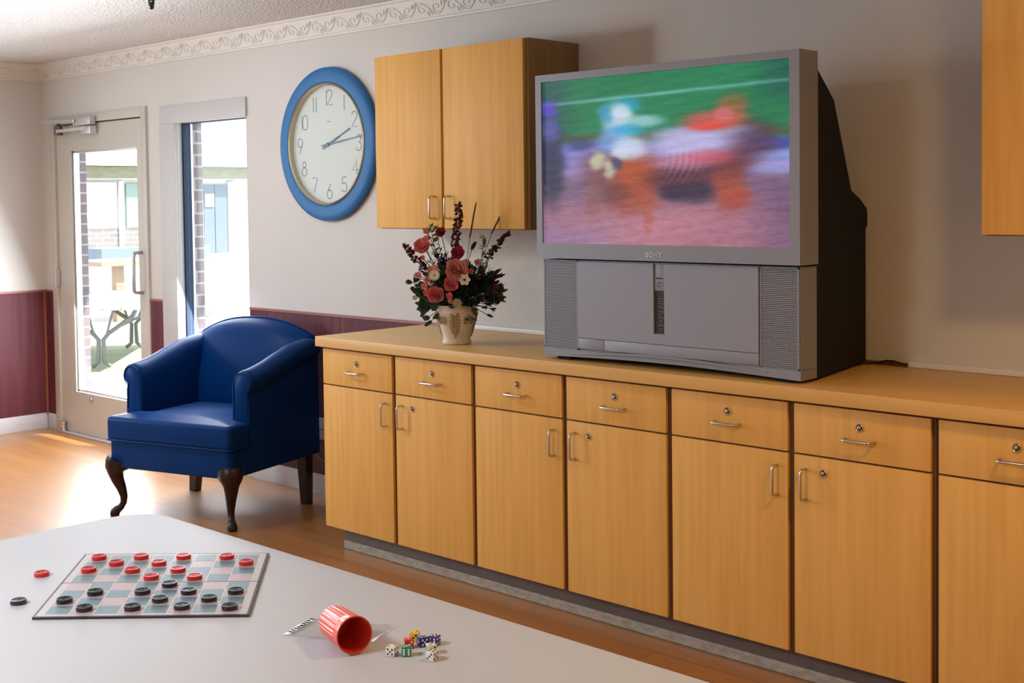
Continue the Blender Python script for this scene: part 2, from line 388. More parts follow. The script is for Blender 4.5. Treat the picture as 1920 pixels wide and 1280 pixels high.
path = [(hx+.0, .0, 1.197), (hx, -.03, 1.197)] + [(hx, -.042-.020*math.sin(t_), 1.177+.020*math.cos(t_)) for t_ in (0, .5, 1.0, 1.57)] + \
       [(hx, hy, 1.08)] + [(hx, -.042-.020*math.cos(t_), .977-.020*math.sin(t_)) for t_ in (0, .5, 1.0, 1.57)] + [(hx, 0, .957)]
sweep(bm, path, .011, 10); part(bm, 'pull_handle', steel, dr, 50)
bm = new(); box(bm, -3.578, -3.548, -.022, -.001, .955, 1.065, 0, .003); sweep(bm, [(-3.563, -.024, .95), (-3.563, -.024, 1.07)], .008, 10)
part(bm, 'hinge', closer_m, dr, 50)
bm = new(); box(bm, -3.23, -3.01, -.055, -.016, 1.985, 2.035, 0, .004); cl = part(bm, 'door_closer', closer_m, dr, 40)
def sub(bm, name, m, par, smooth=50):
    o = finish(bm, name, m, par, smooth); o.matrix_parent_inverse = par.matrix_parent_inverse.copy() if False else Matrix.Identity(4)
    return o
bm = new(); sweep(bm, [(-3.64, -.075, 2.026), (-3.2, -.066, 2.012)], .011, 8, sect=[(1, .45), (1, -.45), (-1, -.45), (-1, .45)]); sub(bm, 'closer_arm', alu, cl)
bm = new(); sweep(bm, [(-3.42, -.07, 1.958), (-3.08, -.045, 1.965)], .010, 8, sect=[(1, .45), (1, -.45), (-1, -.45), (-1, .45)]); box(bm, -3.14, -3.02, -.05, -.001, 1.93, 1.978, 0, .004); sub(bm, 'closer_arm', alu, cl)
bm = new(); lathe(bm, [(.026, 1.935), (.028, 1.945), (.028, 1.99), (.012, 1.995), (.012, 2.02)], 16, (-3.43, -.05, 0)); sub(bm, 'pivot', mat('dark grey metal', (.10, .10, .11), .4, .6), cl)
bm = new(); box(bm, DX0, DX1, -.035, .10, .0005, .010, 0, .003); part(bm, 'threshold', closer_m, dr)
bm = new(); lathe(bm, [(.022, .012), (.022, .018), (.014, .022), (.014, .055), (.018, .058), (.018, .072), (.010, .078)], 16, (-3.52, -.02, 0)); part(bm, 'door_stop', steel, dr, 50)
bm = new(); lathe(bm, [(.012, 0), (.012, .012), (.006, .016)], 12, (0, 0, 0), M=Matrix.Translation((-3.17, 0, .245)) @ Matrix.Rotation(PI/2, 4, 'X')); part(bm, 'floor_bolt_knob', steel, dr, 50)

# ------------------------------------------------------------ window
wn = thing('window_1', (-1.76, 0, 0), 'tall narrow window with white casing and navy metal frame', 'window', kind='structure')
bm = new()
box(bm, -2.27, WX0+.008, -.018, -.0005, .30, WZ1-.008, 0, .003); box(bm, -2.27, WX1+.004, -.012, -.0005, WZ1-.008, 2.052, 0, .003)
box(bm, -2.27, WX1+.010, -.03, -.0005, .28, .32, 0, .003)
part(bm, 'casing', casing_m, wn, 40)
bm = new(); t = .008
box(bm, WX0+.0005, WX0+t, .0, .034, WZ0+.0005, WZ1-.0005); box(bm, WX1-t, WX1-.0005, 0, .034, WZ0+.0005, WZ1-.0005); box(bm, WX0+.0005, WX1-.0005, 0, .034, WZ1-t, WZ1-.0005); box(bm, WX0+.0005, WX1-.0005, 0, .034, WZ0+.0005, WZ0+t)
part(bm, 'jamb_lining', casing_m, wn)
bm = new(); t = .020
box(bm, WX0+.0005, WX0+t, .035, .084, WZ0+.0005, WZ1-.0005); box(bm, WX1-t, WX1-.0005, .035, .084, WZ0+.0005, WZ1-.0005); box(bm, WX0+t, WX1-t, .035, .084, WZ1-.014, WZ1-.0005); box(bm, WX0+t, WX1-t, .035, .084, WZ0+.0005, WZ0+t)
part(bm, 'metal_frame', navy_frame, wn)
bm = new(); box(bm, WX0+.0005, WX0+.016, .086, .099, WZ0+.0005, WZ1-.0005); box(bm, WX1-.016, WX1-.0005, .086, .099, WZ0+.0005, WZ1-.0005)
part(bm, 'weather_strip', alu, wn)
bm = new(); box(bm, WX0+.021, WX1-.021, .058, .063, WZ0+.021, WZ1-.015); part(bm, 'glass_pane', glass, wn)
for wname, ya, yb, lab in (('window_2', LY0, LY1, 'wide window in the left wall beside the table'), ('window_3', MY0, MY1, 'window in the left wall near the glazed door')):
    w2 = thing(wname, (XL, (ya+yb)/2, 0), lab, 'window', kind='structure')
    bm = new(); t = .05
    box(bm, XL-.10, XL+.012, ya, ya+t, LZ0, LZ1); box(bm, XL-.10, XL+.012, yb-t, yb, LZ0, LZ1); box(bm, XL-.10, XL+.012, ya, yb, LZ0, LZ0+t); box(bm, XL-.10, XL+.012, ya, yb, LZ1-t, LZ1)
    part(bm, 'window_frame', white_trim, w2)
    bm = new(); box(bm, XL-.09, XL-.085, ya+t, yb-t, LZ0+t, LZ1-t); part(bm, 'glass_pane', glass, w2)

# ------------------------------------------------------------ outdoors
ZG = -.10
conc = mat('pale concrete', (.50, .49, .47), .85, var=((.6, .6, .6), (.44, .43, .42), .6, 4))
tag(solid('ground', -60, 30, TW+.002, 70, ZG-.2, ZG, conc), 'pale sunlit concrete courtyard outside', 'ground', kind='structure')
tag(solid('ground_side', -60, XL-.16, -40, TW+.001, ZG-.2, ZG, conc), 'pale concrete path beside the left wall outside', 'ground', kind='structure')
grass_m = mat('lawn', (.24, .27, .16), .9, var=((3, 3, 3), (.32, .33, .22), .8, 4))
bm = new(); box(bm, -9.6, -6.75, 1.2, 5.2, ZG-.01, ZG+.004); tag(finish(bm, 'grass', grass_m), 'patch of grass under the near picnic table', 'grass', kind='stuff')
tag(solid('eave', XL-2, XR+1, TW+.001, .84, 2.60, 2.72, white_trim), 'white roof eave above the glazed door outside', 'eave', kind='structure')
# building across the courtyard
bd = thing('courtyard_building', (-21, 12, ZG), 'pale one storey building across the courtyard, seen through the door glass', 'building', kind='structure')
white_w = mat('white siding', (.62, .62, .62), .8); roof_m = mat('pale shingle roof', (.50, .50, .50), .9, var=((6, 6, 20), (.42, .42, .42), .6, 3))
fascia_m = mat('stone fascia', (.22, .215, .14), .9, var=((3, 5, 14), (.17, .165, .11), .9, 4)); wing = mat('mint window glass', (.20, .28, .26), .25); blueg = mat('blue door glass', (.10, .13, .18), .25)
bm = new(); box(bm, -27, -21, 4, 26, ZG, 2.05); part(bm, 'wall', white_w, bd)
bm = new(); box(bm, -21, -20.96, 4, 11.6, ZG, .95); part(bm, 'brick_base', brick_far, bd)
bm = new(); box(bm, -21.2, -20.7, 4, 26.2, 2.07, 2.32); part(bm, 'fascia', fascia_m, bd)
bm = new(); prism(bm, [(-20.55, 2.33), (-24.5, 3.9), (-28, 2.33)], lambda p, s: (p[0], 3.7 if s == 0 else 26.5, p[1])); part(bm, 'roof', roof_m, bd)
for y0, y1, z0, z1, mm in ((9.0, 10.05, 1.0, 1.98, white_trim), (10.28, 11.3, 1.0, 1.95, wing), (12.24, 12.52, .34, 1.93, blueg), (12.54, 12.86, .34, 1.93, blueg)):
    bm = new(); box(bm, -20.99, -20.93, y0, y1, z0, z1); f_ = part(bm, 'window' if y0 < 12 else 'door_pane', mm, bd)
bm = new()
for y0, y1 in ((8.9, 8.98), (10.1, 10.2), (11.35, 11.42), (12.10, 12.2), (12.9, 13.1)): box(bm, -20.98, -20.9, y0, y1, .3, 2.0)
part(bm, 'window_mullion', white_trim, bd)
bm = new(); box(bm, -20.92, -20.90, 12.26, 12.50, 1.42, 1.72); part(bm, 'door_sign', white_w, bd)
wood_out = mat('weathered wood', (.17, .19, .18), .85, var=((3, 3, 30), (.13, .15, .14), .8, 3)); tan_out = mat('tan timber', (.28, .20, .14), .85)
# near picnic table: forked pedestal legs
pt = thing('picnic_table', (-7.58, 2.63, ZG+.004), 'weathered picnic table with forked branch legs, low in the door glass', 'picnic table', 'picnic tables in the courtyard', rz=math.radians(139.7))
bm = new()
for i in range(5): box(bm, -1.15, 1.15, -.42+i*.17, -.265+i*.17, .59, .625)
finish(bm, 'tabletop', mat('sunlit top wood', (.36, .37, .36), .85), pt)  # overexposed sunlight on the top put into a paler wood colour
for sy in (-1, 1):
    bm = new()
    for i in range(2): box(bm, -1.15, 1.15, sy*.70-.13+i*.14, sy*.70+i*.14, .36, .39)
    finish(bm, 'bench', wood_out, pt)
for sx in (-.82, .82):
    bm = new()
    for d in (-1, 1):
        sweep(bm, [(sx, d*.085, .022), (sx, d*.03, .07), (sx, d*.022, .28), (sx, d*.07, .34), (sx, d*.30, .50), (sx, d*.34, .588)], .021, 6)
        sweep(bm, [(sx+.03, d*.16, .40), (sx+.03, d*.38, .50), (sx+.03, d*.60, .35)], .013, 6)
        sweep(bm, [(sx-.02, d*.06, .34), (sx-.02, d*.13, .588)], .012, 6)
    finish(bm, 'forked_leg', wood_out, pt, 50)
ft = thing('picnic_table', (-11.7, 5.15, ZG), 'farther picnic table with a tan timber pedestal, before the brick wall', 'picnic table', 'picnic tables in the courtyard')
bm = new(); box(bm, -.5, .5, -.74, .9, .765, .825); finish(bm, 'tabletop', tan_out, ft)
bm = new(); box(bm, .25, .37, -.46, -.34, .0, .765); finish(bm, 'pedestal', tan_out, ft)
bm = new(); box(bm, .25, .37, .5, .62, .0, .765); finish(bm, 'pedestal', tan_out, ft)
ub = thing('planter_box', (-16.4, 8.1, ZG), 'blue grey planter box on a pale plinth before the brick wall outside', 'planter')
bm = new(); box(bm, -.4, .4, -1.1, 1.1, .54, .82); finish(bm, 'box', mat('blue grey panel', (.13, .17, .22), .8), ub)
bm = new(); box(bm, -.42, .42, -1.15, 1.15, 0, .54); finish(bm, 'plinth', conc, ub)

# ------------------------------------------------------------ cabinets
CW = .4547; YD = -.612; YC = -.597
def wire_pull(bm, c, axis, L_=.092, out=.030, r=.0042):
    cx, cy, cz = c; h = L_/2; pts = []
    q = [(-h, 0), (-h, out-.012)] + [(-h+.012-.012*math.cos(a), out-.012+.012*math.sin(a)) for a in (.5, 1.0, 1.57)] + [(h-.012+.012*math.sin(a), out-.012+.012*math.cos(a)) for a in (0, .55, 1.1, 1.57)] + [(h, 0)]
    for u, v in q:
        pts.append((cx+u, cy-v, cz) if axis == 'x' else (cx, cy-v, cz+u))
    sweep(bm, pts, r, 8)
def lock_bm(c):
    bm = new(); M = Matrix.Translation(c) @ Matrix.Rotation(PI/2, 4, 'X')
    lathe(bm, [(.0125, 0), (.0125, .003), (.0105, .0048), (.0088, .0030)], 20, M=M); lathe(bm, [(.0088, .0031), (.0088, .0036)], 20, M=M, mi=1)
    lathe(bm, [(.0052, .0037), (.0052, .0056), (.0045, .006)], 16, M=M, mi=0)
    vs = box(bm, c[0]-.0009, c[0]+.0009, c[1]-.0070, c[1]-.0058, c[2]-.004, c[2]+.004, 1)
    return bm
def base_cabinet(i0, nd, label, handles):
    x0 = i0*CW; n = nd
    t = thing('base_cabinet', (x0, 0, 0), label, 'cabinet', 'maple base cabinets under the worktop')
    bm = new(); box(bm, .001, n*CW-.001, YC, -.016, .102, .870, 0, 0); finish(bm, 'carcass', [maple_dark], t)
    for k in range(n):
        a, b = k*CW+.0115, (k+1)*CW-.0115
        if i0 == 0 and k == 0: a = .0
        bm = new(); box(bm, a, b, YD, YC-.001, .7135, .862, 0, .0012); d = finish(bm, 'drawer', maple, t, 40)
        c = (a+b)/2+.0
        bm = new(); wire_pull(bm, (c, YD, .775), 'x'); finish(bm, 'handle', steel, d, 50)
        finish(lock_bm((c, YD, .812)), 'lock', [lockm, black], d, 50)
        bm = new(); box(bm, a, b, YD, YC-.001, .1025, .7075, 0, .0012); d = finish(bm, 'door', maple, t, 40)
        right = handles[k] == 'R'
        hx = b-.036 if right else a+.038
        bm = new(); wire_pull(bm, (hx, YD, .622), 'z'); finish(bm, 'handle', steel, d, 50)
        if not right: finish(lock_bm((a+.098, YD, .662)), 'lock', [lockm, black], d, 50)
    return t
base_cabinet(0, 2, 'leftmost pair of maple base cupboards and drawers, beside the blue armchair', 'RL')
base_cabinet(2, 2, 'second pair of maple base cupboards and drawers, below the left part of the television', 'RL')
base_cabinet(4, 2, 'third pair of maple base cupboards and drawers, below the right end of the television', 'RL')
base_cabinet(6, 2, 'maple base cupboard cut off by the right edge of the photo', 'RL')
XE = 8*CW
bm = new(); box(bm, -.022, XE+.02, -.636, -.002, .872, .914, 0, .0015); tag(finish(bm, 'worktop', maple_h, None, 40), 'long maple laminate worktop running over all base cabinets', 'worktop')
bm = new(); box(bm, .055, XE-.05, -.545, -.03, .0005, .1005, 0); box(bm, .050, XE-.045, -.556, -.5452, .0005, .036, 1, .004); box(bm, .050, XE-.045, -.5495, -.5452, .036, .1005, 0)
tag(finish(bm, 'toe_kick', [grey_vinyl, mat('worn pale cove edge', (.46, .43, .38), .5, var=((30, 5, 60), (.30, .27, .23), .8, 3))]), 'grey vinyl toe kick with a worn pale lower edge under the base cabinets', 'toe kick')
# wall cabinets
def wall_cab(x0, xs, x1, yd, z0, z1, label, handles, lock):
    t = thing('wall_cabinet', (x0, 0, z0), label, 'cabinet', 'maple wall cabinets')
    H = z1-z0
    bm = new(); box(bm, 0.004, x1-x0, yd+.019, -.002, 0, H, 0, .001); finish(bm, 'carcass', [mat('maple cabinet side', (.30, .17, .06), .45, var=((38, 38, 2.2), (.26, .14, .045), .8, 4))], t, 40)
    edges = [x0]+xs
    for k in range(len(xs)):
        a = edges[k]-x0+(0 if k == 0 else .008); b = edges[k+1]-x0-(.008 if k < len(xs)-1 else .014)
        bm = new(); box(bm, a, b, yd, yd+.018, .004, H-.002, 0, .0012); d = finish(bm, 'door', maple, t, 40)
        if handles[k] == '-': continue
        hx = b-.045 if handles[k] == 'R' else a+.032
        bm = new(); wire_pull(bm, (hx, yd, .092), 'z'); finish(bm, 'handle', steel, d, 50)
        if k in lock: finish(lock_bm((a+.098, yd, .055)), 'lock', [lockm, black], d, 50)
    return t
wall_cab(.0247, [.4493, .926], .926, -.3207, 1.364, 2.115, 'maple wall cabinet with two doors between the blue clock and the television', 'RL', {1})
wall_cab(2.745, [3.24, 3.72], 3.72, -.345, 1.362, 2.36, 'orange lit maple wall cabinet at the upper right edge', '--', {})
# raceway and cords
def raceway(x0, x1, label):
    bm = new(); box(bm, x0, x1, -.022, -.0145, .9146, .934, 0, .002); box(bm, x0, x1, -.0145, -.0005, .9265, .934, 0)
    tag(finish(bm, 'cable_raceway', white_trim, None, 40), label, 'cable raceway', 'cable raceways behind the worktop')
raceway(.22, 1.23, 'pale cable raceway along the wall behind the flower pot')
raceway(2.36, XE, 'pale cable raceway along the wall right of the television')
bm = new(); pts = [(2.19, -.060, .9195), (2.21, -.045, .9195), (2.235, -.03, .9195), (2.26, -.026, .924), (2.285, -.026, .930), (2.31, -.026, .931), (2.335, -.026, .926), (2.356, -.026, .921)]
sweep(bm, pts, .0038, 8); tag(finish(bm, 'power_cord', black, None, 50), 'black cord from the television to the wall raceway', 'cord')
# outlet and cords behind the chair
ob = thing('wall_outlet', (-.72, -.008, .34), 'pale wall outlet plate between armchair and base cabinet', 'outlet')
bm = new(); box(bm, -.13, .13, -.012, -.0005, -.055, .055, 0, .003); finish(bm, 'plate', mat('lavender white plastic', (.62, .62, .70), .4), ob, 40)
bm = new(); sweep(bm, [(-.09, -.016, .0), (-.04, -.022, .002), (.0, -.024, -.004), (.06, -.02, .0)], .003, 6); finish(bm, 'cord', black, ob, 50)
bm = new(); sweep(bm, [(-.84, -.014, .20), (-.80, -.018, .185), (-.76, -.016, .165), (-.70, -.014, .15), (-.6, -.015, .15)], .003, 6); tag(finish(bm, 'cord', black, None, 50), 'thin black cord on the panelling low behind the armchair', 'cord')

# ------------------------------------------------------------ television
tv = thing('television', (1.77, -.3, .914), 'large silver rear projection television showing a blurred horse race, on the worktop', 'television')
OT = Vector((1.77, -.3, .914))
def tp(bm, name, m, smooth=None, par=None):
    bmesh.ops.translate(bm, vec=-OT, verts=bm.verts)
    return finish(bm, name, m, par or tv, smooth)
UX0, UX1, UZ0, UZ1, UY = 1.239, 2.304, 1.276, 1.922, -.607
SX0, SX1, SZ0, SZ1 = 1.266, 2.269, 1.328, 1.897
bm = new()
box(bm, UX0, SX0, UY, -.50, UZ0, UZ1); box(bm, SX1, UX1, UY, -.50, UZ0, UZ1); box(bm, SX0, SX1, UY, -.50, UZ0, SZ0); box(bm, SX0, SX1, UY, -.50, SZ1, UZ1); box(bm, SX0, SX1, -.59, -.50, SZ0, SZ1)
bmesh.ops.remove_doubles(bm, verts=bm.verts, dist=1e-5)
tp(bm, 'screen_surround', tv_silver)
# screen picture
def screen_color(u, v, rnd):
    """u left-right, v top-bottom, sRGB 0..255"""
    def mixc(a, b, t): return [a[i]*(1-t)+b[i]*t for i in range(3)]
    def ss(a, b, x): t = max(0, min(1, (x-a)/(b-a))); return t*t*(3-2*t)
    vv = v + .012*math.sin(9*u+1) + .006*math.sin(31*u)
    c = [36, 128, 84]
    c = mixc(c, [34, 78, 80], .75*(1-ss(.02, .22, u))); c = mixc(c, [26, 84, 84], .7*ss(.82, 1, u)*(1-ss(.1, .3, v)))
    ln = math.exp(-((v-(.145-.035*u))/.010)**2); c = mixc(c, [135, 195, 200], ln*.8*(1-.6*abs(u-.4)))
    c = mixc(c, [88, 84, 62], math.exp(-((vv-.365)/.022)**2)*.9)
    c = mixc(c, [104, 112, 190], ss(.375, .42, vv))
    c = mixc(c, [148, 132, 186], ss(.46, .56, vv))
    c = mixc(c, [126, 96, 122], ss(.56, .64, vv)*.9)
    c = mixc(c, [188, 124, 140], ss(.66, .86, vv)*(1-.55*abs(u-.5)*1.3))
    c = mixc(c, [150, 122, 170], .55*ss(.8, 1, vv)*(1-ss(.15, .45, u)))
    c = mixc(c, [112, 86, 124], .6*ss(.8, 1, u)*ss(.6, .8, v))
    B = [(.95, .50, .10, .018, (150, 175, 240), .8), (.93, .56, .12, .03, (165, 165, 225), .7), (.96, .44, .1, .025, (60, 75, 160), .8), (.2, .43, .1, .04, (125, 130, 215), .7), (.15, .48, .06, .05, (150, 130, 190), .6), (.17, .40, .05, .03, (56, 60, 110), .7),
         (.04, .52, .05, .2, (38, 42, 66), .9), (.035, .30, .04, .06, (92, 88, 170), .9), (.03, .17, .035, .045, (92, 72, 200), .9),
         (.30, .55, .10, .10, (128, 72, 70), .85), (.42, .60, .085, .13, (186, 88, 52), .95), (.40, .74, .09, .07, (172, 84, 66), .8), (.46, .82, .02, .09, (176, 92, 76), .6), (.23, .72, .03, .10, (150, 92, 80), .55), (.33, .70, .05, .05, (110, 60, 62), .6),
         (.62, .62, .13, .08, (92, 48, 62), .9), (.57, .70, .05, .04, (48, 40, 62), .8), (.66, .70, .06, .05, (52, 44, 66), .8), (.78, .64, .05, .13, (166, 78, 58), .9), (.81, .73, .05, .05, (176, 78, 66), .8), (.86, .42, .08, .09, (92, 56, 78), .75), (.78, .52, .08, .08, (104, 50, 60), .7),
         (.66, .36, .15, .035, (186, 176, 226), .85), (.63, .43, .14, .06, (206, 196, 240), .9), (.60, .52, .10, .035, (206, 130, 150), .7), (.70, .50, .08, .03, (212, 96, 112), .7),
         (.72, .30, .10, .045, (216, 92, 86), .9), (.78, .26, .05, .05, (196, 104, 84), .8), (.80, .21, .045, .045, (142, 108, 66), .75), (.70, .33, .06, .018, (236, 78, 62), .8), (.76, .27, .03, .03, (230, 120, 140), .6),
         (.34, .27, .05, .09, (186, 212, 232), .95), (.38, .18, .045, .035, (40, 160, 190), .9), (.29, .22, .03, .05, (70, 160, 205), .8), (.35, .22, .035, .04, (214, 224, 240), .9), (.44, .28, .07, .03, (160, 208, 214), .85), (.37, .33, .06, .03, (48, 168, 214), .85), (.31, .39, .05, .06, (120, 160, 222), .85), (.39, .43, .06, .055, (206, 218, 244), .95), (.35, .46, .03, .03, (214, 222, 236), .8),
         (.25, .50, .028, .045, (196, 196, 160), .95), (.30, .55, .022, .05, (190, 194, 168), .9), (.33, .52, .02, .03, (62, 70, 116), .7)]
    for bu, bv, ru, rv, col, a in B:
        jx = .005*math.sin(43*v+bu*40)+.003*math.sin(97*v+bu*90)
        d = ((u+jx-bu)/ru)**2+((v-bv)/rv)**2
        if d < 5: c = mixc(c, col, a*math.exp(-(d*.62)**2.0))
    st = .5+.5*math.sin(240*u+60*v+3*math.sin(20*v))
    if .5 < u < .7 and .40 < v < .66: c = mixc(c, [240, 200, 215], .35*st**6*math.sin(PI*(u-.5)/.2)*math.sin(PI*(v-.40)/.26))
    n = rnd*6 + 6*math.sin(u*17+v*60)*math.sin(v*50+u*9)+5*math.sin(u*40+6*math.sin(v*33))*math.sin(v*95+4*math.sin(u*21))*ss(.5, .8, v)
    return [max(0, min(255, x+n)) for x in c]
def build_screen():
    bm = new(); nu, nv = 260, 150; rows = []
    rn = random.Random(3); streak = [[0]*(nu+1) for _ in range(nv+1)]
    for j in range(nv+1):
        s_ = 0
        for i in range(nu+1): s_ = s_*.86+rn.uniform(-.5, .5); streak[j][i] = s_
    cl_ = bm.loops.layers.float_color.new('picture')
    for j in range(nv+1):
        rows.append([bm.verts.new((SX0+(SX1-SX0)*i/nu, -.599, SZ1-(SZ1-SZ0)*j/nv)) for i in range(nu+1)])
    cols = {}
    for j in range(nv+1):
        for i in range(nu+1):
            c = screen_color(i/nu, j/nv, streak[j][i]); cols[rows[j][i]] = srgb(*c)
    for j in range(nv):
        for i in range(nu):
            f = bm.faces.new((rows[j][i], rows[j+1][i], rows[j+1][i+1], rows[j][i+1]))
            for l in f.loops: l[cl_] = cols[l.vert]
    m = bpy.data.materials.new('lit television picture'); m.use_nodes = True; nt = m.node_tree; b = nt.nodes['Principled BSDF']
    at = nt.nodes.new('ShaderNodeAttribute'); at.attribute_name = 'picture'
    b.inputs['Base Color'].default_value = (.008, .008, .008, 1); b.inputs['Roughness'].default_value = .45; b.inputs['Specular IOR Level'].default_value = .3
    nt.links.new(at.outputs['Color'], b.inputs['Emission Color']); b.inputs['Emission Strength'].default_value = .78
    tp(bm, 'screen', m)
build_screen()
# brand lettering, slab serif capitals
def letters(bm, x, y, z, h):
    k = h
    def F(u, v, d): return (x+u*k, y-d, z+v*k)
    w_ = .16*k
    def R(p, ww=.16): ribbon(bm, p, ww, lambda u, v, d: F(u, v, d), .0012)
    def slab(u0, u1, v): R([(u0, v), (u1, v)], .09)
    R([(.66, .72), (.62, .86), (.36, .95), (.12, .84), (.12, .66), (.36, .54), (.60, .42), (.66, .24), (.50, .08), (.24, .05), (.08, .22)], .17); R([(.70, .95), (.70, .66)], .08); R([(.04, .05), (.04, .34)], .08)
    o = 1.0; pts = [(o+.42+.40*math.cos(a), .5+.45*math.sin(a)) for a in [2*PI*i/24 for i in range(25)]]; R(pts, .17)
    o = 2.1; R([(o+.14, .05), (o+.14, .95)], .10); R([(o+.80, .05), (o+.80, .95)], .10); R([(o+.12, .95), (o+.82, .05)], .15); slab(o-.04, o+.30, .05); slab(o-.04, o+.26, .96); slab(o+.64, o+.98, .96)
    o = 3.25; R([(o+.12, .95), (o+.48, .46)], .19); R([(o+.84, .95), (o+.48, .46)], .10); R([(o+.48, .5), (o+.48, .05)], .18); slab(o-.04, o+.34, .96); slab(o+.64, o+.98, .96); slab(o+.28, o+.68, .05)
bm = new(); letters(bm, 1.725, UY-.0001, 1.289, .0165); tp(bm, 'brand_lettering', chrome_logo)
# lower console
LX0, LX1, LZ0_, LZ1_, LY = 1.247, 2.292, .928, 1.270, -.585
bm = new()
ga, gb = 1.413, 2.147
box(bm, LX0, LX1, LY+.006, -.49, .955, LZ1_)
# curved skirt
n = 18; top = []; 
poly = [(LX0, .956), (LX0, .925)] + [(LX0+(LX1-LX0)*i/n, .925+.012*math.sin(PI*i/n)) for i in range(1, n)] + [(LX1, .925), (LX1, .956)]
prism(bm, poly, lambda p, s: (p[0], LY if s == 0 else -.49, p[1]))
tp(bm, 'console', tv_silver)
def grille(x0, x1):
    bm = new(); z = .957; zt = 1.268
    box(bm, x0, x0+.006, LY-.001, LY+.005, z, zt); box(bm, x1-.006, x1, LY-.001, LY+.005, z, zt); box(bm, x0, x1, LY-.001, LY+.005, zt-.004, zt); box(bm, x0, x1, LY-.001, LY+.005, z, z+.003)
    k = z+.0055
    while k < zt-.005: box(bm, x0+.006, x1-.006, LY, LY+.004, k, k+.0034); k += .0058
    k = x0+.010
    while k < x1-.008: box(bm, k, k+.0018, LY+.0005, LY+.0035, z, zt); k += .0062
    box(bm, x0+.004, x1-.004, LY+.0045, LY+.0055, z+.002, zt-.002, 1)
    tp(bm, 'speaker_grille', [tv_silver, tv_slot])
grille(LX0+.004, ga-.003); grille(gb+.003, LX1-.004)
bm = new()
for a_, b_, c_, d_ in ((ga, 1.742, 1.0, 1.266), (1.786, gb, 1.0, 1.266), (1.742, 1.786, 1.0, 1.034)): box(bm, a_, b_, LY-.004, LY+.005, c_, d_)
bmesh.ops.remove_doubles(bm, verts=bm.verts, dist=1e-5)
tp(bm, 'front_panel', tv_panel)
bm = new(); box(bm, 1.530, gb, LY-.0035, LY+.005, .962, .998, 0, .001); tp(bm, 'lower_flap', tv_panel, 40)
bm = new(); box(bm, ga, 1.528, LY-.0035, LY+.005, .962, .998, 0, .001); tp(bm, 'jack_cover', tv_silver, 40)
bm = new(); n = 20
loft(bm, [[(ga-.03+(gb-ga+.06)*i/n, LY-.002-.010*math.sin(PI*i/n), .938+.018*math.sin(PI*i/n)), (ga-.03+(gb-ga+.06)*i/n, LY-.002-.010*math.sin(PI*i/n), .944+.018*math.sin(PI*i/n)), (ga-.03+(gb-ga+.06)*i/n, LY+.004, .946+.018*math.sin(PI*i/n)), (ga-.03+(gb-ga+.06)*i/n, LY+.004, .936+.018*math.sin(PI*i/n))] for i in range(n+1)])
tp(bm, 'lower_lip', tv_silver, 60)
bm = new(); box(bm, 1.744, 1.784, LY+.0005, LY+.0057, 1.178, 1.266, 0, .0008); ps = tp(bm, 'power_strip', tv_silver, 40)
bm = new(); box(bm, 1.750, 1.776, LY-.0003, LY+.0004, 1.216, 1.221); box(bm, 1.760, 1.765, LY-.0003, LY+.0004, 1.203, 1.208); box(bm, 1.751, 1.776, LY-.0003, LY+.0004, 1.199, 1.2005); box(bm, 1.754, 1.773, LY-.0003, LY+.0004, 1.191, 1.193); tp(bm, 'indicator_marks', tv_slot, None, ps)
bm = new(); box(bm, 1.743, 1.785, LY+.003, LY+.0057, 1.036, 1.176, 0); cp = tp(bm, 'control_panel', tv_slot)
bm = new()
for z_ in (1.150, 1.142, 1.134, 1.122, 1.108, 1.062): box(bm, 1.758, 1.781, LY+.001, LY+.003, z_, z_+.0018)
for dx_, dz_ in ((0, .010), (0, -.010), (.008, 0), (-.008, 0), (0, 0)): lathe(bm, [(.0032, 0), (.0032, .002), (.002, .003)], 10, M=Matrix.Translation((1.770+dx_, LY+.003, 1.088+dz_)) @ Matrix.Rotation(PI/2, 4, 'X'))
lathe(bm, [(.0035, 0), (.0035, .002), (.002, .003)], 10, M=Matrix.Translation((1.771, LY+.003, 1.050)) @ Matrix.Rotation(PI/2, 4, 'X'))
tp(bm, 'control_button', mat('grey button', (.16, .16, .17), .4), None, cp)
# black rear body
prof = [(-.489, .925), (-.489, 1.880), (-.47, 1.870), (-.33, 1.785), (-.17, 1.500), (-.08, 1.470), (-.018, 1.440), (-.012, 1.425), (-.012, 1.385), (-.030, 1.370), (-.030, .925)]
def bx(y, s):
    t_ = (y+.489)/.46
    return (2.290-.078*t_) if s else (1.250+.078*t_)
bm = new(); prism(bm, prof, lambda p, s: (bx(p[0], s), p[0], p[1])); tp(bm, 'rear_housing', tv_black)
bm = new(); box(bm, 2.213, 2.2165, -.075, -.066, .955, .972); tp(bm, 'safety_sticker', white_print)
for cx_, cy_ in ((1.32, -.53), (2.22, -.53), (1.38, -.1), (2.15, -.1)):
    bm = new(); box(bm, cx_-.03, cx_+.03, cy_-.03, cy_+.03, .9145, .926); tp(bm, 'foot', tv_black)

